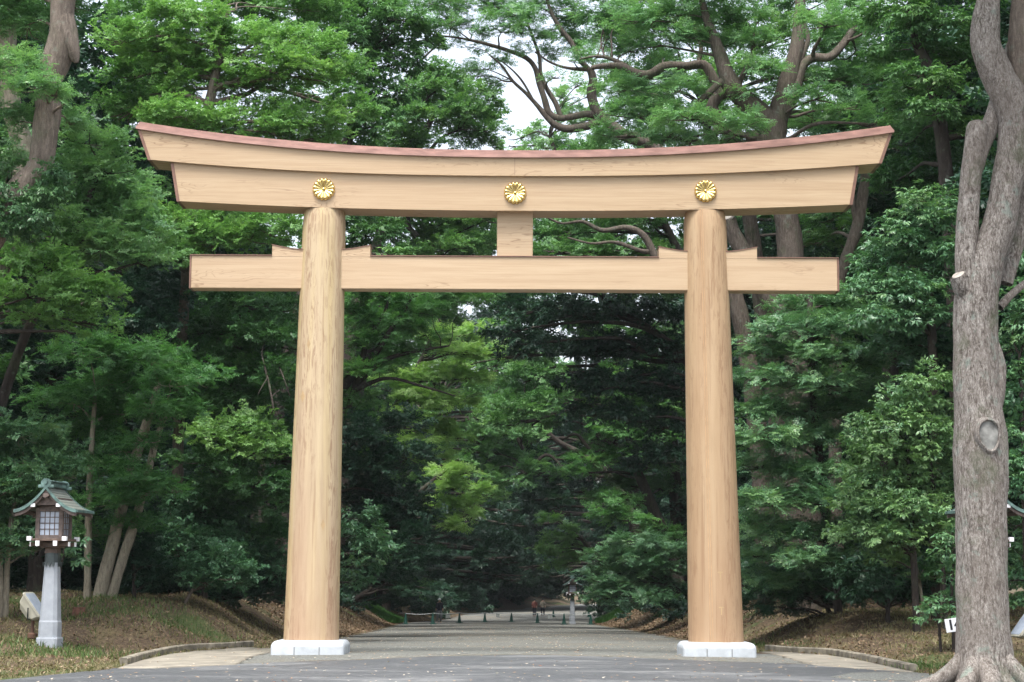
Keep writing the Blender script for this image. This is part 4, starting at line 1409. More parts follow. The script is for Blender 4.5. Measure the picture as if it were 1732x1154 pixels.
# --- C: layered bright evergreen over the left beam end
tree('evergreen_oak', 'layered bright green evergreen rising behind the left end of the top lintel', 'tree', 9.5,
     [[(295, 1000, 20, 3), (303, 700, 19, 3), (312, 500, 18, 2), (330, 330, 18), (350, 200, 20), (372, 90, 12), (385, 20, 6)]],
     [(320, 30, 52, 24), (290, 18, 30, 14), (215, 68, 45, 20), (262, 88, 52, 22), (330, 72, 60, 22), (395, 60, 52, 24), (450, 82, 52, 22), (520, 78, 50, 24), (560, 100, 26, 26), (470, 118, 60, 22), (390, 128, 66, 22), (320, 112, 58, 22),
      (400, 10, 60, 24, 3, .2), (470, 20, 60, 26, 3, .2), (240, 20, 50, 26, 3, .2), (540, 20, 50, 30, 3, .2), (530, 128, 40, 22), (430, 150, 50, 16), (330, 148, 44, 14),
      (300, 195, 46, 17), (350, 208, 56, 20), (410, 222, 62, 18), (470, 226, 54, 20), (530, 236, 52, 17), (460, 192, 48, 14), (535, 208, 40, 18), (255, 160, 40, 22, 1.5, .2), (220, 130, 36, 22, 1.5, .2), (215, 190, 44, 30, 2.0, .2), (270, 230, 46, 24, 1.5, .25),
      (540, 165, 40, 24, 2.0, .2), (590, 190, 36, 30, 2.0, .3), (590, 120, 30, 30, 2.5, .3),
      (250, 365, 40, 24, 0, .7), (300, 385, 50, 28, 0, .6), (350, 412, 50, 24, 0, .5), (420, 405, 50, 24, 0, .5), (470, 395, 40, 24, 0, .45), (280, 430, 44, 24, 0, .45), (390, 370, 56, 18, 1, .35), (230, 330, 36, 30, 1.5, .3)],
     'oak', 'bright', BARK_BROWN, size=.34, lai=1.9, tone=.6, seed=6, jit=.5)
# --- D: dark understorey at left
tree('twin_trunk_tree', 'leaning twin pale trunks with thin leaves on the left bank', 'tree', 6.5,
     [[(166, 1016, 24), (186, 940, 21), (206, 860, 19), (225, 790, 18), (248, 715, 16), (268, 650, 10)],
      [(184, 1016, 17), (206, 950, 16), (232, 870, 15), (250, 800, 14), (266, 740, 10), (284, 690, 6)],
      [(148, 1012, 13), (149, 930, 12), (151, 830, 11), (156, 740, 9), (162, 660, 6)]],
     [(235, 815, 56, 17, -1.0), (265, 830, 34, 14, -1.2), (190, 850, 50, 20, -.8), (165, 800, 48, 26), (205, 760, 46, 22), (150, 730, 54, 28), (230, 890, 40, 16), (175, 905, 40, 18), (215, 700, 50, 26), (120, 680, 60, 30), (185, 650, 60, 28), (290, 700, 40, 22), (250, 610, 60, 26), (150, 600, 60, 28), (330, 640, 44, 22), (265, 690, 36, 18, -1.3), (285, 650, 40, 20, -1.2), (250, 745, 30, 12, -1.2), (225, 790, 26, 10, -1.1)],
     'maple', 'maple', BARK_PALE, size=.34, lai=1.3, tone=.24, seed=7, jit=1.0)
tree('evergreen_oak', 'dark evergreen behind the left pillar below the tie beam', 'tree', 11.0,
     [[(445, 1000, 15, 2), (440, 800, 14, 2), (432, 640, 13, 1), (420, 520, 11), (415, 450, 6)]],
     [(420, 515, 56, 26), (480, 530, 40, 28), (380, 560, 50, 24), (450, 575, 60, 26), (500, 590, 26, 30), (360, 610, 54, 22), (430, 625, 70, 24), (480, 650, 34, 28), (380, 670, 60, 24), (450, 690, 60, 24), (340, 700, 50, 22), (400, 735, 70, 22, -1.2, .75), (440, 765, 50, 18, -1.4, .8),
      (470, 740, 36, 26), (350, 780, 50, 24), (430, 820, 60, 24), (480, 850, 30, 40), (380, 850, 56, 26), (455, 905, 44, 30), (490, 780, 24, 30), (310, 650, 50, 30, 1.5), (330, 560, 50, 30, 1.5)],
     'oak', 'oak', BARK_DARK, size=.36, lai=1.6, tone=.16, seed=8, jit=1.3,
     branches=[[(445, 610, 4, -1.5), (455, 650, 4, -1.8), (462, 690, 3, -2), (458, 700, 2, -2)], [(452, 640, 3, -1.8), (440, 660, 2, -2), (436, 668, 1.5, -2)], [(470, 615, 3, -1.5), (480, 640, 2.5, -2), (490, 670, 2, -2)]])
tree('forest_tree', 'shadowed dark tree behind the left stone lantern', 'tree', 10.5,
     [[(60, 1005, 30), (70, 800, 26), (85, 650, 22), (100, 540, 14)]],
     [(100, 570, 66, 30), (180, 560, 60, 30), (40, 600, 60, 32), (240, 540, 50, 28), (130, 630, 70, 30), (60, 660, 66, 30), (220, 600, 56, 28), (20, 700, 50, 34), (110, 700, 60, 30), (90, 760, 60, 30), (270, 500, 44, 26), (190, 500, 50, 26), (30, 560, 46, 30)],
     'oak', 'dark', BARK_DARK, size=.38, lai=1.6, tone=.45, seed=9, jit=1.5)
tree('leafy_bush', 'bluish green bush filling the left edge behind the stone lantern', 'bush', 2.2,
     [[(10, 1015, 10), (14, 930, 9), (24, 850, 7), (40, 780, 4)], [(4, 1015, 8), (0, 920, 7), (-20, 820, 4)]],
     [(40, 735, 62, 22), (95, 768, 44, 18), (20, 775, 48, 22), (60, 800, 50, 22), (10, 830, 44, 30), (70, 845, 40, 26), (30, 880, 46, 30), (5, 930, 36, 36), (55, 930, 32, 26), (110, 800, 26, 16), (95, 900, 26, 28), (-30, 860, 40, 50)],
     'oak', 'laurel', BARK_PALE, size=.32, lai=1.7, tone=.55, seed=10, jit=.6, group='bushes along the banks')
tree('leafy_bush', 'tiny broad-leaved plant behind the left lantern shaft', 'bush', .4,
     [[(92, 1040, 5), (100, 985, 4), (108, 930, 3)]], [(112, 940, 14, 12), (105, 915, 12, 10), (116, 925, 10, 10)], 'laurel', 'laurel', BARK_DARK, size=.36, lai=.9, tone=.6, seed=11, jit=.1, group='bushes along the banks')
tree('leafy_bush', 'small rounded dark shrub on a thin stem on the left bank', 'bush', 8.0,
     [[(349, 1024, 7), (350, 1000, 6), (356, 975, 5), (365, 945, 3)]],
     [(365, 950, 34, 18), (340, 962, 28, 16), (392, 965, 30, 18), (370, 978, 40, 14), (400, 985, 22, 12), (352, 985, 24, 10), (378, 935, 20, 12)],
     'oak', 'laurel', BARK_BROWN, size=.28, lai=1.7, tone=.25, seed=12, jit=.4, group='bushes along the banks')
tree('leafy_bush', 'dark shrub at the foot of the leaning twin trunks', 'bush', 7.5,
     [[(228, 1010, 8), (226, 970, 6), (224, 930, 4)]], [(228, 975, 30, 26), (215, 945, 30, 26), (248, 955, 26, 28), (236, 920, 30, 24), (262, 985, 20, 20)], 'oak', 'dark', BARK_DARK, size=.3, lai=1.6, tone=.6, seed=13, jit=.5, group='bushes along the banks')
tree('leafy_bush', 'low dark thicket at the foot of the trees left of the left pillar', 'bush', 12.5,
     [[(440, 1012, 8), (442, 985, 6), (445, 960, 4)]],
     [(400, 985, 40, 16), (440, 970, 40, 18), (475, 985, 30, 16), (300, 985, 40, 16), (255, 985, 36, 16), (345, 990, 40, 14), (420, 1003, 44, 10), (465, 1005, 30, 10), (320, 1003, 40, 9), (380, 1006, 30, 8)], 'oak', 'dark', BARK_DARK, size=.4, lai=1.6, tone=.6, seed=17, jit=.8, group='bushes along the banks')
tree('leafy_bush', 'low dark thicket on the right bank outside the right pillar', 'bush', 9.0,
     [[(1350, 1020, 8), (1352, 990, 6), (1350, 960, 4)]],
     [(1285, 960, 34, 18), (1325, 975, 40, 16), (1370, 970, 40, 16), (1420, 980, 40, 16), (1465, 965, 36, 18), (1300, 1003, 36, 14), (1350, 1005, 40, 13), (1400, 1008, 40, 12), (1445, 1005, 34, 12), (1280, 1025, 26, 12), (1320, 1030, 30, 10), (1500, 985, 36, 14)], 'maple', 'dark', BARK_DARK, size=.4, lai=1.6, tone=.75, seed=18, jit=.6, group='bushes along the banks')
tree('leafy_bush', 'tall drooping dark laurel between the twin trunks and left pillar', 'bush', 11.5,
     [[(345, 1008, 16), (340, 930, 14), (345, 860, 10), (350, 820, 6)]],
     [(340, 850, 46, 28), (385, 860, 40, 26), (310, 885, 44, 28), (360, 895, 50, 26), (405, 905, 34, 26), (330, 930, 50, 26), (385, 935, 40, 24), (290, 930, 36, 26), (430, 945, 40, 30), (460, 975, 30, 26), (300, 975, 40, 24)],
     'laurel', 'laurel', BARK_DARK, size=.38, lai=1.6, tone=.2, seed=14, jit=1.0, group='bushes along the banks')

# --- E: centre left, seen between and above the beams
tree('bamboo_leaved_tree', 'dark narrow-leaved tree left of the sky gap above the gate', 'tree', 20.0,
     [[(560, 1000, 30), (575, 700, 26), (590, 480, 24), (600, 330, 22), (612, 200, 16), (625, 80, 8)]],
     [(620, 20, 52, 22), (660, 45, 44, 22), (590, 70, 44, 30), (640, 90, 46, 26), (690, 30, 40, 22), (600, 130, 40, 30), (610, 185, 44, 28), (650, 160, 38, 24), (580, 235, 44, 20), (640, 215, 38, 22), (670, 110, 34, 26), (570, 20, 40, 30), (545, 60, 40, 40), (610, 375, 44, 24), (640, 400, 34, 26), (590, 420, 40, 20), (655, 430, 26, 12), (560, 0, 60, 30), (700, 70, 34, 24)],
     'laurel', 'oak', BARK_DARK, size=.42, lai=1.5, tone=.3, seed=20, jit=1.4)
tree('spreading_tree', 'tree with fanning dark limbs just inside the left pillar', 'tree', 27.0,
     [[(560, 1010, 34), (568, 850, 30), (580, 720, 26), (600, 650, 20), (625, 615, 13)]],
     [(640, 500, 46, 20), (690, 505, 44, 20), (730, 525, 40, 18), (660, 545, 44, 18), (620, 545, 40, 22), (720, 565, 36, 16), (600, 580, 34, 20), (680, 590, 44, 16), (640, 625, 40, 16), (600, 690, 36, 22), (590, 520, 40, 26), (760, 500, 36, 16), (800, 505, 36, 14), (600, 630, 34, 18)],
     'maple', 'maple', BARK_DARK, size=.40, lai=1.25, tone=.35, seed=21, jit=1.5, deep=.9,
     branches=[[(600, 650, 15), (640, 590, 11), (670, 545, 8), (690, 515, 5), (700, 495, 3)], [(605, 645, 12), (650, 610, 9), (700, 595, 6), (760, 585, 3)], [(590, 690, 10), (620, 580, 8), (650, 530, 6), (660, 490, 3)], [(600, 660, 9), (655, 640, 6), (720, 655, 4), (770, 670, 2)]])
tree('forest_tree', 'dark leafy tree hugging the inner side of the left pillar', 'tree', 24.0,
     [[(600, 1020, 26), (604, 900, 22), (610, 800, 18), (620, 740, 10)]],
     [(610, 745, 40, 26), (650, 730, 34, 22), (600, 800, 36, 28), (650, 790, 44, 26), (690, 770, 34, 24), (620, 850, 44, 28), (670, 840, 44, 26), (600, 900, 40, 28), (650, 890, 44, 24), (700, 870, 34, 22), (620, 950, 44, 24), (670, 940, 44, 22), (600, 990, 36, 20), (650, 985, 36, 16), (705, 915, 26, 20), (690, 720, 30, 20)],
     'oak', 'dark', BARK_DARK, size=.40, lai=1.6, tone=.5, seed=22, jit=1.5)
tree('leafy_bush', 'glossy bush low at the right edge of the left pillar', 'bush', 15.0,
     [[(585, 1030, 8), (588, 960, 7), (592, 900, 4)]],
     [(600, 875, 26, 16), (590, 910, 26, 20), (615, 930, 28, 18), (598, 960, 28, 18), (622, 905, 18, 14), (590, 985, 24, 14)], 'laurel', 'laurel', BARK_DARK, size=.38, lai=1.3, tone=.35, seed=23, jit=.5, group='bushes along the banks')
tree('forest_tree', 'bushy tree on the left side of the sky gap', 'tree', 40.0,
     [[(690, 1000, 34), (696, 700, 30), (702, 480, 26), (708, 360, 22), (720, 260, 14), (735, 190, 8)]],
     [(720, 150, 36, 16), (755, 170, 36, 18), (790, 190, 36, 20), (815, 205, 26, 22), (740, 205, 38, 18), (700, 195, 34, 20), (775, 230, 44, 18), (720, 240, 44, 18), (680, 235, 36, 18), (815, 240, 22, 12), (800, 158, 26, 14), (822, 182, 20, 14), (770, 140, 28, 14), (822, 222, 22, 14), (735, 128, 34, 16), (700, 150, 36, 18), (690, 190, 40, 20), (750, 180, 40, 20), (660, 250, 40, 16), (700, 375, 40, 18), (745, 380, 40, 18), (790, 385, 40, 18), (720, 415, 40, 18), (770, 420, 44, 16), (815, 410, 34, 20), (690, 440, 36, 14), (830, 370, 30, 18), (680, 340, 50, 26), (760, 330, 60, 30), (650, 290, 50, 26)],
     'oak', 'oak', BARK_DARK, size=.42, lai=1.75, tone=.6, seed=24, jit=2.0,
     branches=[[(702, 440, 12), (740, 440, 8), (752, 400, 7), (762, 375, 3)], [(706, 400, 12), (690, 380, 9), (700, 350, 6), (760, 300, 4)], [(700, 250, 8), (680, 190, 5), (700, 120, 4), (745, 70, 3)], [(715, 270, 8), (745, 235, 5), (775, 220, 3)], [(695, 215, 6), (720, 170, 4), (750, 145, 2)]])
# --- F: far lit trees in the middle of the avenue
tree('maple_tree', 'sunlit fresh green maple far down the avenue, left of its middle', 'tree', 47.0,
     [[(705, 1010, 20), (715, 850, 17), (722, 720, 14), (735, 620, 10), (745, 540, 5)]],
     [(770, 595, 30, 13), (800, 600, 28, 12), (755, 625, 36, 14), (795, 640, 34, 14), (720, 640, 34, 14), (700, 670, 34, 16), (735, 680, 36, 16), (770, 680, 36, 14), (690, 705, 34, 18), (725, 725, 36, 18), (690, 640, 30, 14), (660, 640, 26, 14), (740, 570, 34, 14), (810, 560, 28, 14), (835, 600, 24, 14), (690, 750, 34, 18), (725, 770, 36, 18), (760, 740, 30, 16)],
     'maple', 'fresh', BARK_DARK, size=.44, lai=1.4, tone=.95, seed=30, jit=2)  # high tone paints in light that this crown hardly receives
tree('maple_tree', 'small vivid green maple glowing low in the middle of the avenue', 'tree', 52.0,
     [[(735, 1012, 14), (745, 920, 12), (755, 840, 8), (765, 790, 5)]],
     [(755, 800, 26, 12), (790, 800, 24, 12), (765, 825, 28, 12), (795, 850, 24, 12), (755, 850, 26, 12), (785, 870, 26, 10), (745, 875, 26, 12), (770, 890, 22, 9), (810, 830, 22, 12)],
     'maple', 'fresh', BARK_DARK, size=.40, lai=1.4, tone=.9, seed=31, jit=2)
tree('forest_tree', 'greyish green spreading tree in the middle distance of the avenue', 'tree', 76.0,
     [[(1065, 1020, 18), (1050, 880, 16), (1000, 790, 13), (930, 740, 9), (890, 680, 5)]],
     [(870, 640, 32, 14), (905, 625, 34, 14), (940, 620, 28, 12), (850, 665, 34, 14), (895, 660, 38, 14), (935, 655, 30, 14), (860, 695, 36, 14), (905, 695, 38, 14), (830, 690, 30, 14), (820, 730, 34, 14), (870, 735, 38, 14), (915, 730, 30, 14), (835, 765, 34, 14), (880, 775, 36, 14), (820, 800, 34, 16), (860, 815, 36, 16), (900, 800, 26, 14), (830, 840, 30, 14)],
     'oak', 'camphor', BARK_DARK, size=.50, lai=1.25, tone=.5, seed=32, jit=3,
     branches=[[(885, 760, 7), (860, 720, 5), (830, 715, 3)], [(890, 800, 7), (925, 770, 5), (960, 800, 3)], [(880, 740, 5), (850, 690, 3), (840, 670, 2)]])
tree('maple_tree', 'light green small tree beside the distant lantern', 'tree', 96.0,
     [[(1045, 1035, 11), (1020, 970, 9), (980, 915, 7), (950, 885, 4)]],
     [(935, 880, 18, 9), (955, 895, 20, 9), (940, 910, 24, 9), (965, 920, 20, 8), (945, 935, 26, 9), (970, 945, 18, 8), (950, 955, 22, 8), (925, 930, 18, 9)],
     'maple', 'fresh', BARK_DARK, size=.5, lai=1.2, tone=.25, seed=33, jit=1.5)
tree('forest_tree', 'hazy pale tree showing under the sky gap behind the gate', 'tree', 88.0,
     [[(1060, 1010, 20), (1050, 700, 18), (1005, 480, 16), (960, 330, 12), (930, 230, 6)]],
     [(880, 235, 26, 10), (905, 225, 24, 10), (930, 240, 24, 10), (950, 205, 22, 11), (975, 190, 22, 12), (960, 165, 20, 12), (985, 220, 24, 14), (1000, 160, 24, 18), (1010, 200, 26, 16), (860, 248, 20, 6), (940, 260, 60, 14), (880, 275, 50, 14), (1000, 250, 40, 16), (980, 140, 18, 10),
      (930, 400, 30, 14), (960, 385, 30, 12), (940, 425, 34, 12), (985, 410, 34, 16), (920, 375, 18, 8)],
     'oak', 'camphor', BARK_DARK, size=.55, lai=.95, tone=.7, seed=34, jit=3)
tree('forest_tree', 'dark dense tree closing the avenue above its bend', 'tree', 166.0,
     [[(810, 1030, 26), (812, 900, 24), (815, 780, 20), (820, 660, 14), (825, 560, 8)]],
     [(800, 560, 50, 24), (850, 540, 50, 24), (760, 590, 50, 26), (820, 610, 54, 26), (870, 600, 44, 26), (780, 660, 50, 26), (840, 670, 50, 26), (760, 720, 46, 26), (820, 730, 54, 26), (880, 720, 44, 26), (780, 790, 50, 26), (840, 800, 50, 26), (890, 790, 40, 26), (800, 860, 54, 26), (860, 870, 50, 26), (760, 870, 40, 26), (820, 920, 54, 24), (880, 930, 44, 24), (770, 940, 40, 22), (840, 975, 60, 20), (790, 990, 50, 18)],
     'oak', 'dark', BARK_DARK, size=.75, lai=1.4, tone=.5, seed=35, jit=5)
# --- G: dark overhang right of centre
tree('forest_tree', 'dark overhanging tree reaching in from beside the right pillar', 'tree', 34.0,
     [[(1200, 1010, 30), (1196, 850, 28), (1190, 720, 24), (1160, 620, 19), (1100, 560, 14), (1030, 520, 8)]],
     [(880, 530, 40, 22), (920, 545, 40, 22), (970, 530, 44, 22), (1020, 540, 46, 22), (1070, 530, 46, 24), (1120, 540, 44, 26), (900, 580, 34, 20), (950, 590, 44, 22), (1000, 595, 46, 22), (1060, 590, 46, 24), (1115, 600, 44, 26), (985, 650, 40, 22), (1035, 655, 44, 24), (1090, 650, 44, 24), (1130, 670, 36, 28), (1000, 700, 36, 20), (1055, 710, 44, 22), (1110, 725, 40, 24), (870, 600, 26, 24), (860, 560, 30, 24), (1140, 780, 30, 30), (1100, 780, 36, 24)],
     'laurel', 'dark', BARK_DARK, size=.46, lai=1.5, tone=.5, seed=40, jit=1.8)
tree('forest_tree', 'slanting brown trunk with layered foliage on the right of the avenue', 'tree', 54.0,
     [[(1098, 1020, 22), (1092, 930, 20), (1080, 870, 19), (1062, 800, 17), (1040, 760, 14), (1010, 735, 9)]],
     [(1010, 745, 34, 10), (1050, 735, 34, 14), (990, 765, 24, 8), (1035, 770, 34, 12), (1090, 790, 34, 14), (1060, 820, 36, 14), (1120, 830, 34, 16), (1030, 870, 30, 14), (1000, 800, 20, 8), (1020, 840, 30, 12), (1125, 900, 32, 16), (1060, 690, 40, 18), (1110, 740, 36, 18), (1020, 690, 30, 16), (1070, 880, 30, 12), (1030, 720, 34, 14, -1.5), (1000, 780, 30, 12, -1.5), (1060, 770, 34, 14, -1.5), (970, 800, 26, 12, -1), (1045, 845, 30, 12, -1.5)],
     'maple', 'maple', BARK_DARK, size=.46, lai=1.3, tone=.35, seed=41, jit=2.2,
     branches=[[(1045, 765, 9), (1000, 760, 7), (975, 735, 5), (950, 745, 3)]])
tree('leafy_bush', 'layered dark bush on the right bank inside the right pillar', 'bush', 44.0,
     [[(1090, 1035, 12), (1085, 990, 10), (1080, 930, 7)]],
     [(1070, 915, 36, 14), (1110, 930, 36, 16), (1030, 940, 34, 14), (1075, 950, 40, 14), (1125, 965, 34, 16), (1035, 970, 36, 14), (1080, 985, 40, 14), (1050, 1000, 40, 13), (1010, 985, 22, 12), (1125, 1000, 36, 14), (1100, 1012, 36, 10), (1025, 1010, 30, 10), (1140, 940, 28, 20)],
     'maple', 'laurel', BARK_DARK, size=.42, lai=1.4, tone=.45, seed=42, jit=1.2, group='bushes along the banks')
tree('leafy_bush', 'dark shrubs crowding the left bank beside the bright grass', 'bush', 62.0,
     [[(700, 1035, 10), (702, 990, 8), (705, 940, 5)]],
     [(700, 930, 30, 16), (730, 945, 28, 14), (690, 965, 30, 14), (725, 975, 32, 14), (700, 1000, 32, 12), (740, 1000, 24, 12), (670, 990, 24, 14), (665, 1010, 26, 9)],
     'maple', 'dark', BARK_DARK, size=.46, lai=1.4, tone=.6, seed=43, jit=1.5, group='bushes along the banks')

# --- crowns that close over the avenue
def spread(seed, n, x0, x1, y0, y1, rx, ry, dy, tn):
    q = np.random.default_rng(seed)
    return [(q.uniform(x0, x1), y0 + (y1 - y0) * (k + .5) / n, q.uniform(*rx), q.uniform(*ry), q.uniform(-dy, dy), tn) for k in range(n)]
tree('arching_tree', 'tree arching over the avenue behind the left half of the tie beam', 'tree', 60.0,
     [[(590, 1010, 26), (600, 800, 23), (625, 620, 20), (670, 480, 16), (730, 390, 10)]],
     spread(1, 46, 585, 850, 300, 580, (30, 46), (14, 20), 4, .55), 'oak', 'oak', BARK_DARK, size=.50, lai=1.6, seed=70)
tree('arching_tree', 'tree arching over the avenue behind the right half of the tie beam', 'tree', 56.0,
     [[(1150, 1010, 26), (1140, 800, 23), (1115, 640, 20), (1065, 510, 16), (990, 420, 10)]],
     [(a, b, c, d, e, f) for a, b, c, d, e, f in spread(2, 50, 870, 1160, 385, 720, (30, 46), (14, 20), 4, .4)], 'oak', 'oak', BARK_DARK, size=.50, lai=1.5, seed=71)
tree('arching_tree', 'shaded tree meeting its opposite neighbour over the middle of the avenue, rooted left', 'tree', 82.0,
     [[(650, 1020, 20), (655, 880, 18), (680, 760, 14), (740, 670, 9)]],
     spread(5, 40, 620, 900, 560, 790, (26, 42), (11, 17), 7, .45), 'oak', 'oak', BARK_DARK, size=.62, lai=1.2, seed=75, tone=.3)
tree('arching_tree', 'shaded tree meeting its opposite neighbour over the middle of the avenue, rooted right', 'tree', 88.0,
     [[(1085, 1020, 20), (1080, 880, 18), (1050, 770, 14), (985, 690, 9)]],
     spread(6, 40, 860, 1110, 580, 860, (26, 42), (11, 17), 7, .45), 'oak', 'dark', BARK_DARK, size=.62, lai=1.3, seed=76)
tree('arching_tree', 'deep shaded tree overhanging the far end of the avenue from the left', 'tree', 108.0,
     [[(640, 1020, 18), (645, 900, 16), (665, 800, 13), (710, 720, 9)]],
     spread(3, 62, 640, 880, 690, 985, (26, 40), (10, 15), 15, .5), 'oak', 'dark', BARK_DARK, size=.75, lai=1.2, seed=72)
tree('arching_tree', 'deep shaded tree overhanging the far end of the avenue from the right', 'tree', 128.0,
     [[(1080, 1020, 18), (1075, 900, 16), (1050, 800, 13), (990, 730, 9)]],
     spread(4, 66, 840, 1090, 660, 985, (26, 40), (10, 15), 17, .5), 'oak', 'dark', BARK_DARK, size=.8, lai=1.2, seed=73)

# --- T3 / T4: the camphors behind the right half of the gate
tree('camphor_tree', 'great forked camphor rising behind the right half of the top lintel', 'tree', 12.0,
     [[(1335, 1005, 58, 1), (1332, 800, 54, .6), (1328, 560, 50), (1325, 480, 46), (1326, 400, 44), (1318, 330, 40), (1312, 260, 38), (1308, 205, 44)]],
     [(1090, 35, 50, 18), (1150, 25, 50, 20), (1210, 40, 50, 20), (1160, 62, 40, 16), (1105, 75, 40, 18), (1260, 30, 46, 22), (1235, 75, 40, 18), (1280, 75, 40, 20), (1275, 115, 34, 18), (1400, 40, 44, 22), (1440, 20, 40, 20), (1330, 20, 40, 18), (1410, 75, 40, 16), (1450, 95, 44, 22), (1400, 130, 40, 20), (1450, 140, 44, 20), (1390, 165, 40, 18), (1440, 185, 44, 18),
      (1380, 205, 40, 14), (1270, 160, 30, 16), (1260, 210, 40, 18), (1150, 150, 40, 18), (1160, 200, 44, 18), (1230, 235, 40, 12), (1150, 235, 44, 12), (1200, -20, 90, 26), (1330, -40, 90, 28), (1450, -30, 80, 28), (1500, 40, 40, 26), (1480, 210, 34, 18), (1360, 120, 24, 14)],
     'maple', 'camphor', BARK_CAM, size=.40, lai=1.15, tone=.5, seed=50, jit=2.4, nz=.05,
     branches=[[(1310, 225, 42), (1290, 195, 36), (1262, 172, 34), (1240, 150, 32), (1225, 115, 26), (1212, 75, 20), (1195, 30, 14), (1180, -30, 8)],
               [(1310, 225, 40), (1320, 180, 34), (1335, 130, 30), (1348, 80, 24), (1352, 30, 20), (1356, -30, 14), (1360, -80, 8)],
               [(1322, 195, 24), (1342, 160, 22), (1356, 115, 18), (1375, 98, 16), (1405, 96, 15), (1430, 70, 14), (1445, 50, 12), (1480, 36, 7)],
               [(1245, 150, 14), (1255, 130, 10), (1272, 90, 7), (1275, 55, 4)],
               [(1355, 100, 9), (1366, 70, 9), (1360, 40, 9), (1352, -10, 7)],
               [(1345, 545, 34), (1310, 520, 34), (1285, 480, 34), (1258, 430, 30), (1240, 395, 27), (1232, 372, 26)],
               [(1310, 240, 26), (1285, 232, 26), (1262, 230, 18)],
               [(1230, 130, 13), (1190, 165, 10), (1180, 175, 6)]])
kc = P(1231, 369, 12.0)
tc = bpy.data.objects[[o.name for o in bpy.data.objects if o.name.startswith('camphor_tree')][0]]
disc('pruning_scar', kc + np.array([-.02, -.06, .06]), .20, .20, (-.45, -.6, .65), CUTPALE, tc)
tree('camphor_tree', 'mossy camphor with a limb arching level above the gate centre', 'tree', 15.0,
     [[(1200, 1005, 40), (1198, 700, 34), (1196, 450, 28), (1195, 260, 22), (1193, 210, 20), (1196, 182, 20), (1215, 163, 20)]],
     [(1010, 30, 44, 20), (1060, 20, 44, 20), (1030, 65, 36, 16), (1070, 85, 36, 14), (1110, 95, 30, 12), (1040, 150, 40, 18), (1085, 160, 44, 20), (1060, 195, 44, 18), (1110, 190, 40, 18), (1050, 230, 50, 14), (1120, 230, 40, 12), (1130, 170, 30, 16), (1100, 130, 34, 12), (1030, -20, 70, 24), (1110, -10, 60, 24)],
     'maple', 'camphor', BARK_CAM, size=.40, lai=1.1, tone=.4, seed=51, jit=2.2, nz=.05,
     branches=[[(1218, 160, 18), (1205, 130, 18), (1190, 110, 17), (1160, 112, 16), (1125, 112, 17), (1100, 126, 18), (1080, 125, 15), (1050, 112, 12), (1020, 112, 10), (1000, 115, 8)],
               [(1215, 163, 20), (1245, 150, 13), (1235, 165, 8), (1250, 140, 5)],
               [(1190, 200, 10), (1160, 190, 8), (1140, 175, 7), (1100, 178, 5)], [(1197, 250, 14), (1210, 225, 12), (1212, 200, 10), (1205, 185, 10)],
               [(1180, 110, 9), (1186, 80, 8), (1178, 50, 6), (1170, 10, 4)], [(1060, 112, 8), (1035, 100, 7), (1010, 95, 5), (980, 100, 3)]])
tree('camphor_tree', 'leaning camphor whose twin limbs curve up into the sky gap', 'tree', 22.0,
     [[(1290, 1010, 38), (1275, 750, 34), (1240, 520, 30), (1180, 360, 27), (1105, 252, 24), (1060, 232, 22), (1030, 212, 20), (1008, 188, 18), (1000, 160, 17), (1003, 135, 15), (998, 118, 13)]],
     [(640, 8, 46, 16), (700, 2, 44, 14), (760, 10, 44, 16), (820, 12, 44, 18), (870, 22, 44, 18), (920, 15, 40, 16), (960, 30, 36, 18), (850, 52, 40, 12), (900, 55, 36, 12), (950, 62, 30, 12), (985, 70, 26, 14), (800, 45, 40, 10), (750, 40, 36, 8), (870, 85, 20, 8), (935, 90, 22, 8), (975, 100, 22, 9), (815, 115, 22, 9), (835, 140, 18, 8), (800, 130, 18, 7), (790, 80, 26, 6), (840, 100, 18, 6),
      (1010, 95, 26, 10), (990, 85, 20, 9), (940, 130, 12, 5), (965, 190, 12, 5), (870, -30, 90, 20), (980, -20, 60, 22), (740, -40, 100, 20)],
     'maple', 'camphor', BARK_CAM, size=.36, lai=.95, tone=.45, seed=52, jit=1.6, nz=.05,
     branches=[[(1012, 196, 14), (990, 193, 12), (965, 198, 11), (945, 200, 11), (928, 190, 12), (920, 165, 11), (912, 140, 11), (905, 115, 9), (890, 98, 8), (860, 86, 7), (825, 75, 6), (780, 65, 4), (740, 60, 3)],
               [(1015, 205, 15), (990, 214, 14), (962, 218, 14), (940, 212, 12), (925, 198, 11), (910, 180, 8), (890, 158, 6), (868, 138, 5), (848, 110, 4), (830, 95, 3)],
               [(948, 196, 9), (940, 175, 9), (925, 150, 8), (915, 125, 7), (912, 95, 6), (900, 60, 5), (885, 20, 4)],
               [(998, 120, 10), (980, 100, 9), (965, 70, 9), (945, 45, 8), (930, 15, 6), (920, -20, 4)],
               [(1000, 118, 9), (960, 115, 5), (930, 105, 4), (905, 88, 3)],
               [(905, 175, 4), (885, 140, 4), (868, 120, 3), (850, 105, 2)],
               [(1110, 440, 14), (1090, 400, 12), (1060, 385, 10), (1020, 390, 8), (985, 375, 6), (950, 378, 4), (920, 365, 3)],
               [(1140, 470, 12), (1110, 430, 10), (1085, 425, 8), (1040, 410, 6), (1000, 412, 4), (960, 402, 3)]])
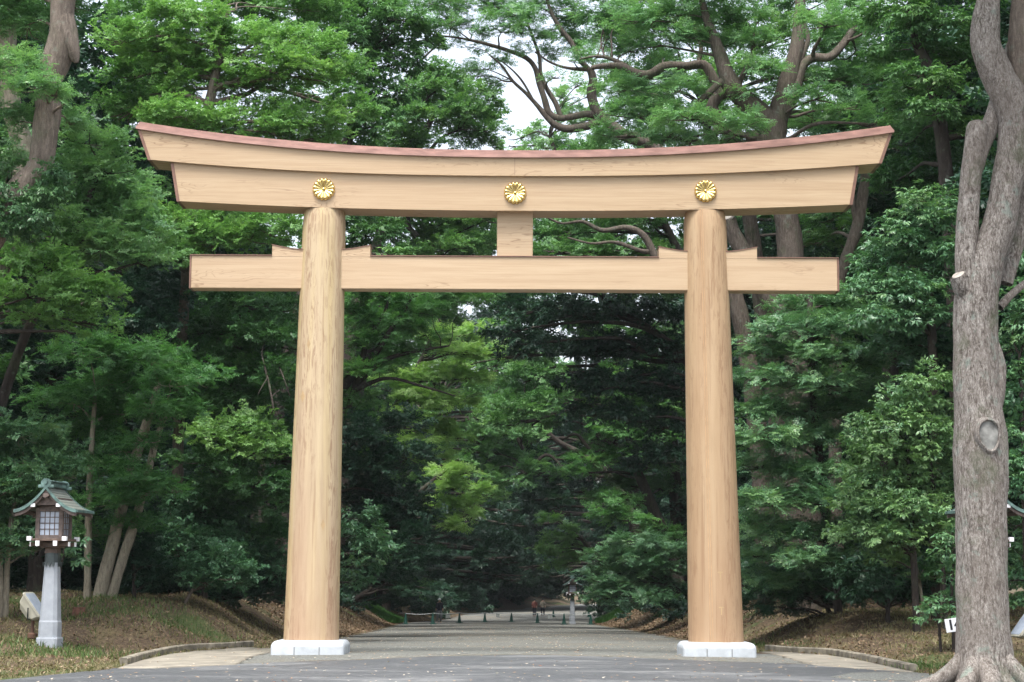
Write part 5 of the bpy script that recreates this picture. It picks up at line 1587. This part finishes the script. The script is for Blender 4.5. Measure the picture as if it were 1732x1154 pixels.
tree('forest_tree', 'leafy tree filling the opening right of the centre strut', 'tree', 31.0,
     [[(1205, 1010, 26), (1202, 800, 24), (1190, 600, 20), (1150, 450, 16), (1100, 330, 9)]],
     [(960, 395, 36, 14), (1000, 385, 40, 14), (1045, 380, 40, 16), (1090, 375, 44, 18), (1130, 390, 36, 18), (1000, 425, 44, 12), (1060, 420, 46, 14), (1120, 430, 40, 14), (940, 425, 30, 10), (1010, 320, 60, 26), (1090, 320, 60, 26), (1140, 330, 50, 26), (1000, 470, 60, 22), (1080, 475, 60, 24), (930, 475, 50, 20), (1060, 260, 60, 24), (1140, 270, 60, 22), (1000, 270, 40, 18)],
     'oak', 'oak', BARK_DARK, size=.42, lai=1.35, tone=.45, seed=53, jit=1.8)
tree('forest_tree', 'soft green crown seen between the limbs of the two camphors', 'tree', 36.0,
     [[(1230, 1005, 34), (1225, 700, 30), (1215, 450, 24), (1205, 300, 18), (1190, 180, 10)]],
     [(1060, 60, 60, 26), (1140, 50, 60, 26), (1220, 60, 60, 26), (1300, 60, 60, 26), (1380, 50, 60, 26), (1450, 60, 60, 28), (1080, 130, 60, 26), (1160, 130, 60, 26), (1240, 130, 60, 26), (1320, 130, 50, 26), (1400, 130, 60, 26), (1470, 150, 60, 28), (1070, 200, 60, 26), (1150, 205, 60, 26), (1230, 200, 60, 26), (1290, 210, 50, 26), (1380, 210, 60, 26), (1450, 220, 60, 26), (1250, 280, 60, 26), (1380, 290, 60, 26), (1050, -10, 60, 30), (1180, -20, 80, 30), (1320, -20, 80, 30), (1440, -20, 80, 30), (1270, 370, 60, 26), (1390, 380, 60, 26)],
     'oak', 'oak', BARK_DARK, size=.46, lai=1.1, tone=.6, seed=56, jit=2.2)
tree('forest_tree', 'slim grey leaning trunk just beyond the right end of the gate', 'tree', 15.0,
     [[(1415, 1000, 24), (1412, 700, 22), (1418, 500, 20), (1430, 440, 20), (1448, 390, 19), (1458, 340, 18), (1466, 290, 17), (1480, 240, 14), (1500, 190, 9)],
      [(1452, 400, 10), (1444, 350, 10), (1440, 310, 8), (1435, 270, 5)]],
     [(1500, 170, 34, 18), (1470, 230, 30, 14), (1520, 220, 34, 18), (1490, 130, 34, 18), (1440, 260, 26, 12), (1410, 370, 34, 20, 2), (1390, 410, 36, 16, 2), (1440, 420, 30, 12, 2), (1380, 340, 30, 16, 3)],
     'maple', 'oak', BARK_BROWN, size=.38, lai=1.2, tone=.5, seed=54, jit=1.2)
# --- H: right side
tree('evergreen_oak', 'dark-stemmed evergreen at the top right beside the big foreground trunk', 'tree', 7.5,
     [[(1640, 1005, 40), (1630, 800, 36), (1620, 600, 32), (1610, 420, 28), (1598, 280, 26), (1585, 180, 24), (1570, 115, 22), (1550, 72, 16), (1530, 20, 10)]],
     [(1520, 30, 50, 22), (1560, 25, 44, 22), (1600, 40, 40, 22), (1540, 70, 44, 20), (1590, 90, 40, 20), (1620, 100, 30, 24), (1560, 125, 36, 18), (1510, 90, 36, 20), (1605, 145, 34, 20), (1625, 175, 26, 22), (1590, 190, 36, 20), (1550, 190, 40, 18), (1610, 220, 30, 18), (1640, 60, 24, 30), (1545, 240, 44, 22, 2, .2), (1600, 270, 40, 26, 2, .15), (1530, 300, 44, 26, 2.5, .15), (1580, 320, 44, 26, 2.5, .15), (1550, 150, 40, 22, 2.5, .3),
      (1700, 120, 40, 40, 2), (1720, 260, 30, 50, 2), (1680, 330, 26, 40, 2), (1560, -30, 90, 30), (1660, -20, 60, 30), (1700, 30, 40, 40, 2)],
     'laurel', 'oak', BARK_DARK, size=.38, lai=1.45, tone=.5, seed=60, jit=1.2)
tree('forest_tree', 'shadowed tree behind the right end of the lintels', 'tree', 20.0,
     [[(1500, 1000, 34), (1505, 700, 30), (1510, 450, 24), (1515, 330, 16), (1520, 250, 8)]],
     [(1490, 290, 44, 22), (1540, 300, 44, 24), (1500, 340, 50, 24), (1560, 350, 44, 26), (1470, 380, 44, 22), (1520, 395, 50, 24), (1440, 430, 40, 20), (1490, 440, 50, 24), (1400, 440, 40, 20), (1580, 260, 44, 26), (1600, 380, 44, 30), (1440, 330, 40, 22), (1400, 300, 44, 22), (1380, 260, 44, 20), (1450, 250, 44, 20), (1540, 450, 50, 24), (1340, 300, 44, 24, 3), (1280, 320, 44, 24, 3), (1250, 280, 44, 22, 3), (1260, 400, 40, 24, 3), (1300, 440, 44, 22, 3), (1360, 400, 44, 24, 3), (1360, 470, 44, 20, 3)],
     'oak', 'dark', BARK_DARK, size=.42, lai=1.5, tone=.6, seed=61, jit=2.0)
tree('leafy_bush', 'tall laurel bush with drooping glossy leaves left of the foreground trunk', 'bush', 4.5,
     [[(1585, 1005, 22), (1580, 800, 20), (1578, 620, 17), (1572, 480, 13), (1570, 400, 8)]],
     [(1580, 335, 40, 16, 0, .75), (1605, 355, 30, 22, 0, .6), (1560, 375, 44, 20, -.3, .6), (1530, 410, 44, 20, -.3), (1580, 410, 44, 22), (1610, 430, 26, 26), (1500, 445, 44, 20), (1550, 450, 44, 20), (1480, 490, 44, 22, -.3), (1530, 495, 50, 22, -.3), (1580, 480, 40, 24), (1500, 540, 46, 22), (1550, 540, 46, 22), (1595, 540, 30, 28), (1570, 590, 40, 22, .8, .3), (1510, 590, 44, 22, .8, .3), (1590, 640, 30, 30, .8)],
     'laurel', 'laurel', BARK_DARK, size=.36, lai=1.5, tone=.5, seed=62, jit=.7, droop=.3, group='bushes along the banks')
tree('maple_tree', 'tall layered feathery green tree at the outer side of the right pillar', 'tree', 6.5,
     [[(1325, 1012, 15, 1.5), (1330, 850, 14, 1.5), (1340, 700, 13, .8), (1355, 580, 14), (1370, 500, 8)]],
     [(1370, 520, 50, 18), (1420, 515, 46, 18), (1330, 555, 50, 18), (1390, 555, 56, 20), (1440, 550, 44, 20), (1300, 595, 44, 16), (1350, 600, 56, 18), (1410, 600, 54, 20), (1455, 610, 36, 22), (1290, 640, 36, 14), (1340, 650, 54, 16), (1400, 650, 54, 18), (1310, 690, 44, 16), (1370, 700, 54, 18), (1440, 690, 44, 22), (1290, 740, 40, 16), (1340, 750, 54, 18), (1400, 745, 50, 18), (1280, 790, 36, 20), (1330, 800, 50, 18), (1385, 800, 50, 20),
      (1290, 850, 40, 20), (1340, 850, 50, 20), (1400, 850, 44, 22), (1275, 890, 30, 18), (1320, 900, 50, 20), (1380, 905, 46, 20), (1280, 940, 34, 18), (1340, 945, 46, 18), (1400, 950, 44, 18), (1310, 985, 44, 14), (1270, 700, 26, 18), (1460, 660, 30, 22), (1290, 975, 34, 14, 1.5, .1), (1350, 980, 44, 14, 1.5, .1), (1410, 985, 40, 14, 1.5, .1), (1450, 960, 36, 18, 1.5, .1), (1340, 1003, 40, 9, 2, .1), (1400, 1003, 34, 9, 2, .1), (1430, 900, 40, 24, 1.2, .2)],
     'maple', 'laurel', BARK_DARK, size=.34, lai=1.45, tone=.55, seed=63, jit=1.0)
tree('leafy_bush', 'broad bright green bush on the right bank beside the foreground trunk', 'bush', 3.0,
     [[(1550, 1025, 12), (1545, 940, 11), (1540, 850, 9), (1535, 760, 6)], [(1600, 1015, 9), (1590, 900, 8), (1575, 800, 6), (1570, 700, 4)]],
     [(1570, 650, 44, 22), (1600, 690, 30, 26), (1530, 690, 44, 20), (1490, 720, 40, 20), (1560, 730, 50, 22), (1600, 760, 30, 26), (1470, 760, 36, 20), (1520, 770, 50, 22), (1570, 790, 46, 22), (1480, 810, 44, 22), (1540, 820, 50, 22), (1590, 840, 36, 26), (1450, 850, 40, 20), (1500, 860, 50, 22), (1560, 870, 46, 22), (1470, 900, 44, 20), (1520, 910, 46, 20), (1590, 900, 30, 22), (1500, 945, 36, 14), (1440, 900, 26, 16)],
     'laurel', 'laurel', BARK_DARK, size=.29, lai=1.55, tone=.85, seed=64, jit=.6, group='bushes along the banks')
tree('leafy_bush', 'shaded low growth hanging over the right bank under the broad bright bush', 'bush', 5.0,
     [[(1500, 1022, 8), (1502, 1000, 6), (1500, 975, 4)]],
     [(1450, 965, 36, 16), (1500, 970, 40, 15), (1550, 962, 40, 18), (1470, 995, 36, 12), (1520, 1000, 36, 12), (1570, 990, 30, 16), (1590, 965, 26, 18), (1545, 1010, 26, 9), (1440, 1003, 30, 12)], 'laurel', 'dark', BARK_DARK, size=.36, lai=1.5, tone=.85, seed=68, jit=.6, group='bushes along the banks')
tree('leafy_bush', 'dark green leaves at the right frame edge behind the foreground trunk', 'bush', 1.0,
     [[(1740, 1010, 12), (1735, 900, 11), (1730, 750, 9), (1725, 600, 6)]],
     [(1715, 440, 30, 26), (1730, 520, 30, 30), (1710, 590, 26, 26), (1730, 640, 34, 26), (1712, 690, 26, 24), (1735, 740, 34, 26), (1715, 790, 28, 20), (1740, 820, 34, 24), (1720, 890, 26, 20, 1.5), (1735, 940, 30, 24, 1.5), (1715, 980, 24, 22, 1.5), (1740, 1010, 30, 20, 1.5), (1760, 560, 40, 60), (1770, 800, 40, 80)],
     'laurel', 'laurel', BARK_DARK, size=.34, lai=1.4, tone=.55, seed=65, jit=.4, group='bushes along the banks')
tree('leafy_bush', 'small broad-leaved shrub left of the foreground trunk above the number sign', 'bush', -.5,
     [[(1612, 1040, 6), (1610, 1000, 5), (1612, 950, 4)], [(1590, 1045, 5), (1588, 1025, 4), (1592, 1012, 3)]],
     [(1610, 900, 16, 12), (1612, 930, 18, 14), (1608, 965, 20, 14), (1600, 1000, 18, 10), (1590, 1022, 18, 12), (1582, 1045, 16, 10), (1605, 1030, 18, 12), (1614, 880, 10, 16)],
     'laurel', 'laurel', BARK_DARK, size=.32, lai=1.1, tone=.6, seed=66, jit=.2, group='bushes along the banks')
tree('young_tree', 'thin leaning sapling with sparse flat leaves under the right bank bushes', 'tree', 4.0,
     [[(1566, 1020, 6), (1556, 990, 5), (1550, 960, 5), (1535, 930, 3.5), (1520, 905, 2.5)], [(1592, 1022, 4), (1593, 985, 3.5), (1602, 950, 3), (1615, 925, 2)]],
     [(1570, 962, 26, 8), (1600, 950, 24, 8), (1545, 975, 22, 8), (1590, 975, 22, 7)], 'maple', 'maple', BARK_PALE, size=.28, lai=.8, tone=.15, seed=67, jit=.3)
# forest trees that carry the canopy beyond the frame and behind
SIDE = [(14.2, 4.5, 23), (-16.5, 6, 24), (-15.5, 16, 1), (-14.5, 27, 2), (-18.5, 22, 3), (-13.0, 38, 4), (-18.0, 36, 5), (-11.5, 50, 6), (-16.5, 54, 7), (15.5, 15, 8), (14.5, 27, 9), (19.0, 21, 10), (13.0, 40, 11), (18.0, 36, 12), (12.0, 55, 13), (17.0, 58, 14), (-10.5, 66, 15), (12.5, 72, 16), (-10, 84, 17), (14.5, 90, 18), (-21, 10, 19), (20.5, 8, 20), (-9.5, 104, 21), (15, 108, 22)]
SL = ['tall evergreen at the right frame edge beyond the foreground trunk', 'tall evergreen at the left frame edge beyond the leaning ivy-clad tree', 'evergreen crown filling the dark upper left behind the layered evergreen', 'deep shaded tree left of the left pillar, far behind the beams', 'tall dark tree hidden at the far left behind the bushes',
      'dim tree seen just left of the left pillar high up', 'shadowy tall tree in the left forest depth', 'dark tree lining the left of the avenue midway', 'dark tall tree behind those lining the left avenue',
      'dark crown behind the forked camphor on the right', 'deep shaded tree behind the right pillar and tie beam', 'tall dark tree at the far right behind the foreground trunk',
      'dim tree just right of the opening, behind the right pillar', 'shadowy tall tree in the right forest depth', 'dark tree lining the right of the avenue midway', 'dark tall tree behind those lining the right avenue',
      'far dark tree on the left of the avenue before the bright maple', 'far dark tree on the right of the avenue past the slanting trunk', 'distant tree on the left bank above the bright grass', 'distant tree on the right beyond the small lantern',
      'tree crowns at the extreme left edge of the forest', 'tree crowns at the extreme right edge of the forest', 'farthest tree at the left end of the barrier', 'farthest tree on the right of the bending path']
for (x, y, s), l in zip(SIDE, SL):
    q = np.random.default_rng(300 + s)
    g0 = H(x, y)
    top = 17 + q.uniform(-1, 3)
    t = thing('forest_tree', l, 'tree', (x, y, g0), 0, G_)
    lean = q.uniform(-.8, .8, 2)
    tp = np.array([[x, y, g0 - .2], [x + lean[0] * .3, y + lean[1] * .3, g0 + top * .35], [x + lean[0], y + lean[1], g0 + top * .7], [x + lean[0] * 1.2, y + lean[1], g0 + top]])
    paths = [(tp, np.array([.34, .27, .17, .05]))]
    VT = []
    npad = 34
    sz = .62 + .004 * y
    for k in range(npad):
        h = g0 + 1.2 + (top - .5) * (k + .5) / npad
        rr = 2.5 * (1.0 - .35 * abs(2 * (k / npad) - .9)) * q.uniform(.5, 1.25)
        a = k * 2.4 + q.normal(0, .4)
        c = np.array([x + lean[0] * k / npad + rr * math.cos(a), y + rr * math.sin(a), h])
        VT.append(pad_leaves(q, c, np.array([1.5, 1.5, .75]) * q.uniform(.75, 1.2), 'oak', sz, .85, .45))
        a0 = np.array([x + lean[0] * k / npad, y, h - .6])
        paths.append((np.array([a0, (a0 + c) / 2 + [0, 0, .15], c]), np.array([.07, .045, .015])))
    limbs_mesh('trunk', paths, BARK_DARK, t, 10, .05, s)
    o = leaves_obj('crown', VT, LM['dark'] if s % 3 else LM['oak'], t); NLEAF[0] += len(o.data.polygons)

# far wood behind everything, one mass
q = np.random.default_rng(91)
VT = []
def wood(n, xf, yr, lim, zr, sr, size, lai, tone=.5):
    for k in range(n):
        for _ in range(200):
            x = q.uniform(-xf, xf); y = q.uniform(*yr)
            d = abs(x - float(path_c(y)))
            if -13 < x < -4 and 76 < y < 105 and zr[0] < 1: continue
            if d > lim(y) and abs(x) < .29 * (y + 38) + 5: break
        else: continue
        s = q.uniform(*sr)
        VT.append(pad_leaves(q, np.array([x, y, H(x, y) + q.uniform(*zr)]), np.array([s, s, s * .62]), 'oak', size, lai, tone))
wood(230, 30, (17, 45), lambda y: 12.5, (4, 20), (1.5, 2.4), .80, .8)
wood(260, 30, (40, 110), lambda y: 11.5, (3, 21), (1.6, 2.8), .85, .75)
wood(260, 60, (100, 160), lambda y: 12.0, (2, 22), (2.0, 3.2), 1.1, .75)
wood(520, 40, (172, 215), lambda y: 0.0, (1, 27), (2.2, 3.4), 1.5, .75)
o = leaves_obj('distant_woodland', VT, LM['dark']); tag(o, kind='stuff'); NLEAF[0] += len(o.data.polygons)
VT = []
wood(260, 22, (11, 60), lambda y: float(edge(y)) + 4.4, (.3, 3.4), (.8, 1.5), .50, .7)
wood(330, 45, (50, 165), lambda y: float(edge(y)) + 2.0, (.2, 3.2), (1.0, 1.9), .75, .7)
wood(150, 14, (20, 118), lambda y: float(edge(y)) + 1.5, (-.1, .6), (.5, 1.0), .5, .6)
wood(200, 34, (165, 235), lambda y: float(edge(y)) + 1.2, (.2, 4.5), (1.4, 2.4), 1.0, .75)
wood(340, 26, (105, 172), lambda y: float(edge(y)) + .5, (.0, 1.6), (.9, 1.5), .75, .75)
wood(300, 15, (172, 242), lambda y: float(edge(y)) + .5, (.0, 3.5), (1.2, 2.0), .95, .75)
wood(120, 10, (150, 175), lambda y: float(edge(y)) + .8, (.2, 5), (1.2, 2.0), .9, .75)
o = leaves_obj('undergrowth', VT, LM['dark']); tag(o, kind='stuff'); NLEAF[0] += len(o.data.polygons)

# ------------------------------------------------------------------ ground cover
q = np.random.default_rng(17)
def scatter(n, fx):
    x = q.uniform(-16, 16, n); y = -12 + 75 * q.random(n) ** 1.7
    m = fx(x, y); return x[m], y[m]


def ground_noise(x, y, s=1.0):
    return (np.sin(1.9 * s * x + .7 * y + 1) * np.sin(1.3 * s * y - .6 * x) + .6 * np.sin(4.1 * s * x - 2.2 * y) * np.sin(3.3 * s * y + x)) / 1.6


def flakes(x, y, L, W, tilt, zo=0.01):
    n = len(x)
    z = Hn(x, y)
    a = q.uniform(0, 6.28, n)
    d = np.stack([np.cos(a), np.sin(a), q.normal(0, tilt, n)], 1)
    s = np.stack([-np.sin(a), np.cos(a), q.normal(0, tilt, n)], 1)
    c = np.stack([x, y, z + zo + np.abs(q.normal(0, .012, n))], 1)
    l = L * q.uniform(.6, 1.3, n)[:, None]; w = W * q.uniform(.6, 1.3, n)[:, None]
    up = np.array([0, 0, 1.0]) * l * .12
    return np.stack([c - d * l / 2 + up, c + s * w / 2, c + d * l / 2 + up, c - s * w / 2], 1).reshape(-1, 3)


DRY = leaf_mat('dry_leaf', (0.06, 0.034, 0.020), (0.16, 0.105, 0.066), (0.33, 0.255, 0.17), trans=.15, rough=.7, spec=.2)
x, y = scatter(150000, lambda x, y: (np.abs(x - path_c(y)) > edge(y, x) + .1 + .25 * q.random(len(x))) & ~on_apron(x, y) & (ground_noise(x, y, .5) > q.uniform(-1.1, .5, len(x))) & (q.random(len(x)) < np.where((y < 7) & (x < 0), .45, .9)))
V1 = flakes(x, y, .075, .045, .5)
n2 = 60000                                   # the banks along the avenue
y2 = q.uniform(18, 125, n2); sd = q.choice([-1, 1], n2)
x2 = path_c(y2) + sd * (np.where(sd < 0, np.interp(y2, *EL_), np.interp(y2, *ER_)) + .15 + 5.5 * q.random(n2) ** 1.3)
V = np.concatenate([V1, flakes(x2, y2, .095, .055, .5)]); x = np.concatenate([x, x2])
o = mesh_obj('leaf_litter', quads_mesh('leaf_litter', V, np.arange(len(V)).reshape(-1, 4), np.clip(q.normal(.5, .25, len(x)), 0, 1)), DRY); tag(o, kind='stuff')
# sparse fallen leaves on road and path
x, y = scatter(5600, lambda x, y: (np.abs(x - path_c(y)) < edge(y, x)) & (q.random(len(x)) < np.where(y > 4, .8, .6)))
V = flakes(x, y, .055, .035, .15, .012)
FALL = leaf_mat('fallen_leaf', (0.30, 0.12, 0.06), (0.42, 0.30, 0.18), (0.55, 0.50, 0.42), trans=.1, rough=.6, spec=.3)
o = mesh_obj('fallen_leaves', quads_mesh('fallen_leaves', V, np.arange(len(V)).reshape(-1, 4), np.clip(q.normal(.6, .3, len(x)), 0, 1)), FALL); tag(o, kind='stuff')


def blades(name, x, y, hgt, m, lean=.35):
    n = len(x); z = Hn(x, y)
    a = q.uniform(0, 6.28, n); w = .008 * q.uniform(.7, 1.5, n)
    h = hgt * q.uniform(.5, 1.4, n)
    b = q.uniform(0, 6.28, n); ln = h * np.abs(q.normal(0, lean, n))
    c = np.stack([x, y, z - .01], 1)
    s = np.stack([np.cos(a), np.sin(a), 0 * a], 1) * w[:, None]
    mid = c + np.stack([np.cos(b) * ln * .35, np.sin(b) * ln * .35, h * .6], 1)
    tip = c + np.stack([np.cos(b) * ln, np.sin(b) * ln, h], 1)
    V = np.stack([c - s, c + s, mid + s * .8, tip, mid - s * .8], 1).reshape(-1, 3)
    o = mesh_obj(name, quads_mesh(name, V, np.arange(len(V)).reshape(-1, 5), np.clip(q.normal(.5, .25, n), 0, 1)), m)
    return tag(o, kind='stuff')


GRASS = leaf_mat('green_grass', (0.05, 0.09, 0.025), (0.09, 0.16, 0.045), (0.16, 0.22, 0.07), trans=.3)
STRAW = leaf_mat('dry_grass', (0.10, 0.115, 0.045), (0.21, 0.185, 0.09), (0.33, 0.285, 0.16), trans=.25, rough=.6)
def on_bank(x, y, e=.1): return (np.abs(x - path_c(y)) > edge(y, x) + e) & ~on_apron(x, y)
x, y = scatter(420000, lambda x, y: on_bank(x, y) & (y < 14) & (ground_noise(x + 2, y, .55) > q.uniform(-.9, .6, len(x))))
blades('dry_grass', x, y, .07, STRAW, .8)
def green_m(x, y):
    d1 = np.hypot((x + 9.0) / 1.0, (y + 1.6) / 1.3)            # round the left lantern
    d2 = np.hypot((x + 9.6) / 2.2, (y - 4.6) / 1.6)            # below the twin trunks
    d3 = np.hypot((x - 7.4) / .55, (y + 4.6) / .9)             # right bank foot
    d4 = np.hypot((x - 5.7) / .5, (y - 7.5) / 2.0)
    k = np.exp(-d1 ** 2) * 1.0 + np.exp(-d2 ** 2) * .8 + np.exp(-d3 ** 2) * .9 + np.exp(-d4 ** 2) * .5 + .04 * (ground_noise(x, y, .8) > .45)
    return on_bank(x, y, .05) & (q.random(len(x)) < k)
x, y = scatter(420000, green_m)
blades('green_grass', x, y, .12, GRASS, .6)
# the two bright banks of grass far down the path
LUSH = leaf_mat('lush_grass', (0.045, 0.13, 0.03), (0.075, 0.20, 0.045), (0.12, 0.28, 0.06), trans=.4)
gx, gy = [], []
for (cx, cy, rx, ry, n) in ((-8.2, 92, 2.9, 9, 30000), (7.6, 96, 1.5, 8, 14000)):
    r_ = np.sqrt(q.random(n)); a = q.uniform(0, 6.28, n)
    gx.append(cx + rx * r_ * np.cos(a)); gy.append(cy + ry * r_ * np.sin(a))
gx, gy = np.concatenate(gx), np.concatenate(gy)
k = on_bank(gx, gy, .2)
blades('lush_grass', gx[k], gy[k], .30, LUSH, .35)
open('/tmp/nleaf.txt', 'w').write(str(NLEAF[0]))

# ------------------------------------------------------------------ humid air
hm = bpy.data.materials.new('humid_air'); hm.use_nodes = True
hn = hm.node_tree; hn.nodes.remove(hn.nodes['Principled BSDF'])
pv = hn.nodes.new('ShaderNodeVolumePrincipled'); pv.inputs['Density'].default_value = 0.00012; pv.inputs['Color'].default_value = (.80, .88, .92, 1)
hn.links.new(pv.outputs[0], hn.nodes['Material Output'].inputs['Volume'])
mb = MB(); mb.box((0, 320, 20), (820, 890, 60)); tag(mb.build('haze', hm), kind='stuff')

# ------------------------------------------------------------------ light
SUN_EL, SUN_AZ = 68.0, 195.0           # azimuth from +Y (north), clockwise: high, behind and a little left of the camera
w = bpy.data.worlds.new('World'); bpy.context.scene.world = w; w.use_nodes = True
nt = w.node_tree
sky = nt.nodes.new('ShaderNodeTexSky'); sky.sky_type = 'NISHITA'; sky.sun_disc = False
sky.sun_elevation = R(SUN_EL); sky.sun_rotation = R(SUN_AZ); sky.air_density = 1.0; sky.dust_density = 4.0; sky.ozone_density = 1.0
hs = nt.nodes.new('ShaderNodeHueSaturation'); hs.inputs['Saturation'].default_value = 0.45
nt.links.new(sky.outputs[0], hs.inputs['Color']); nt.links.new(hs.outputs[0], nt.nodes['Background'].inputs['Color'])
nt.nodes['Background'].inputs['Strength'].default_value = 0.15
sl = bpy.data.lights.new('sun', 'SUN'); sl.energy = 1.5; sl.angle = R(22); sl.color = (1.0, .97, .93)
so = bpy.data.objects.new('sun', sl); C.objects.link(so)
az, el = R(SUN_AZ), R(SUN_EL)
dirv = Vector((math.sin(az) * math.cos(el), math.cos(az) * math.cos(el), math.sin(el)))
so.rotation_euler = dirv.to_track_quat('Z', 'Y').to_euler()

cam = bpy.data.cameras.new('camera'); co = bpy.data.objects.new('camera', cam); C.objects.link(co)
cam.sensor_width = 36; cam.lens = F_PX / W_PX * 36; cam.clip_end = 2000
c_, s_ = math.cos(ROLL), math.sin(ROLL)
rt = RT * c_ + UP * s_; up = UP * c_ - RT * s_
M = Matrix((rt, up, -FW)).transposed().to_4x4(); M.translation = Vector(CAM)
co.matrix_world = M
sc = bpy.context.scene
sc.camera = co
sc.view_settings.view_transform = 'Standard'; sc.view_settings.look = 'None'; sc.view_settings.gamma = 1
sc.view_settings.exposure = 1.5
try:
    sc.cycles.max_bounces = 8; sc.cycles.diffuse_bounces = 3; sc.cycles.transmission_bounces = 6; sc.cycles.glossy_bounces = 2
    sc.cycles.use_denoising = True
except Exception: pass
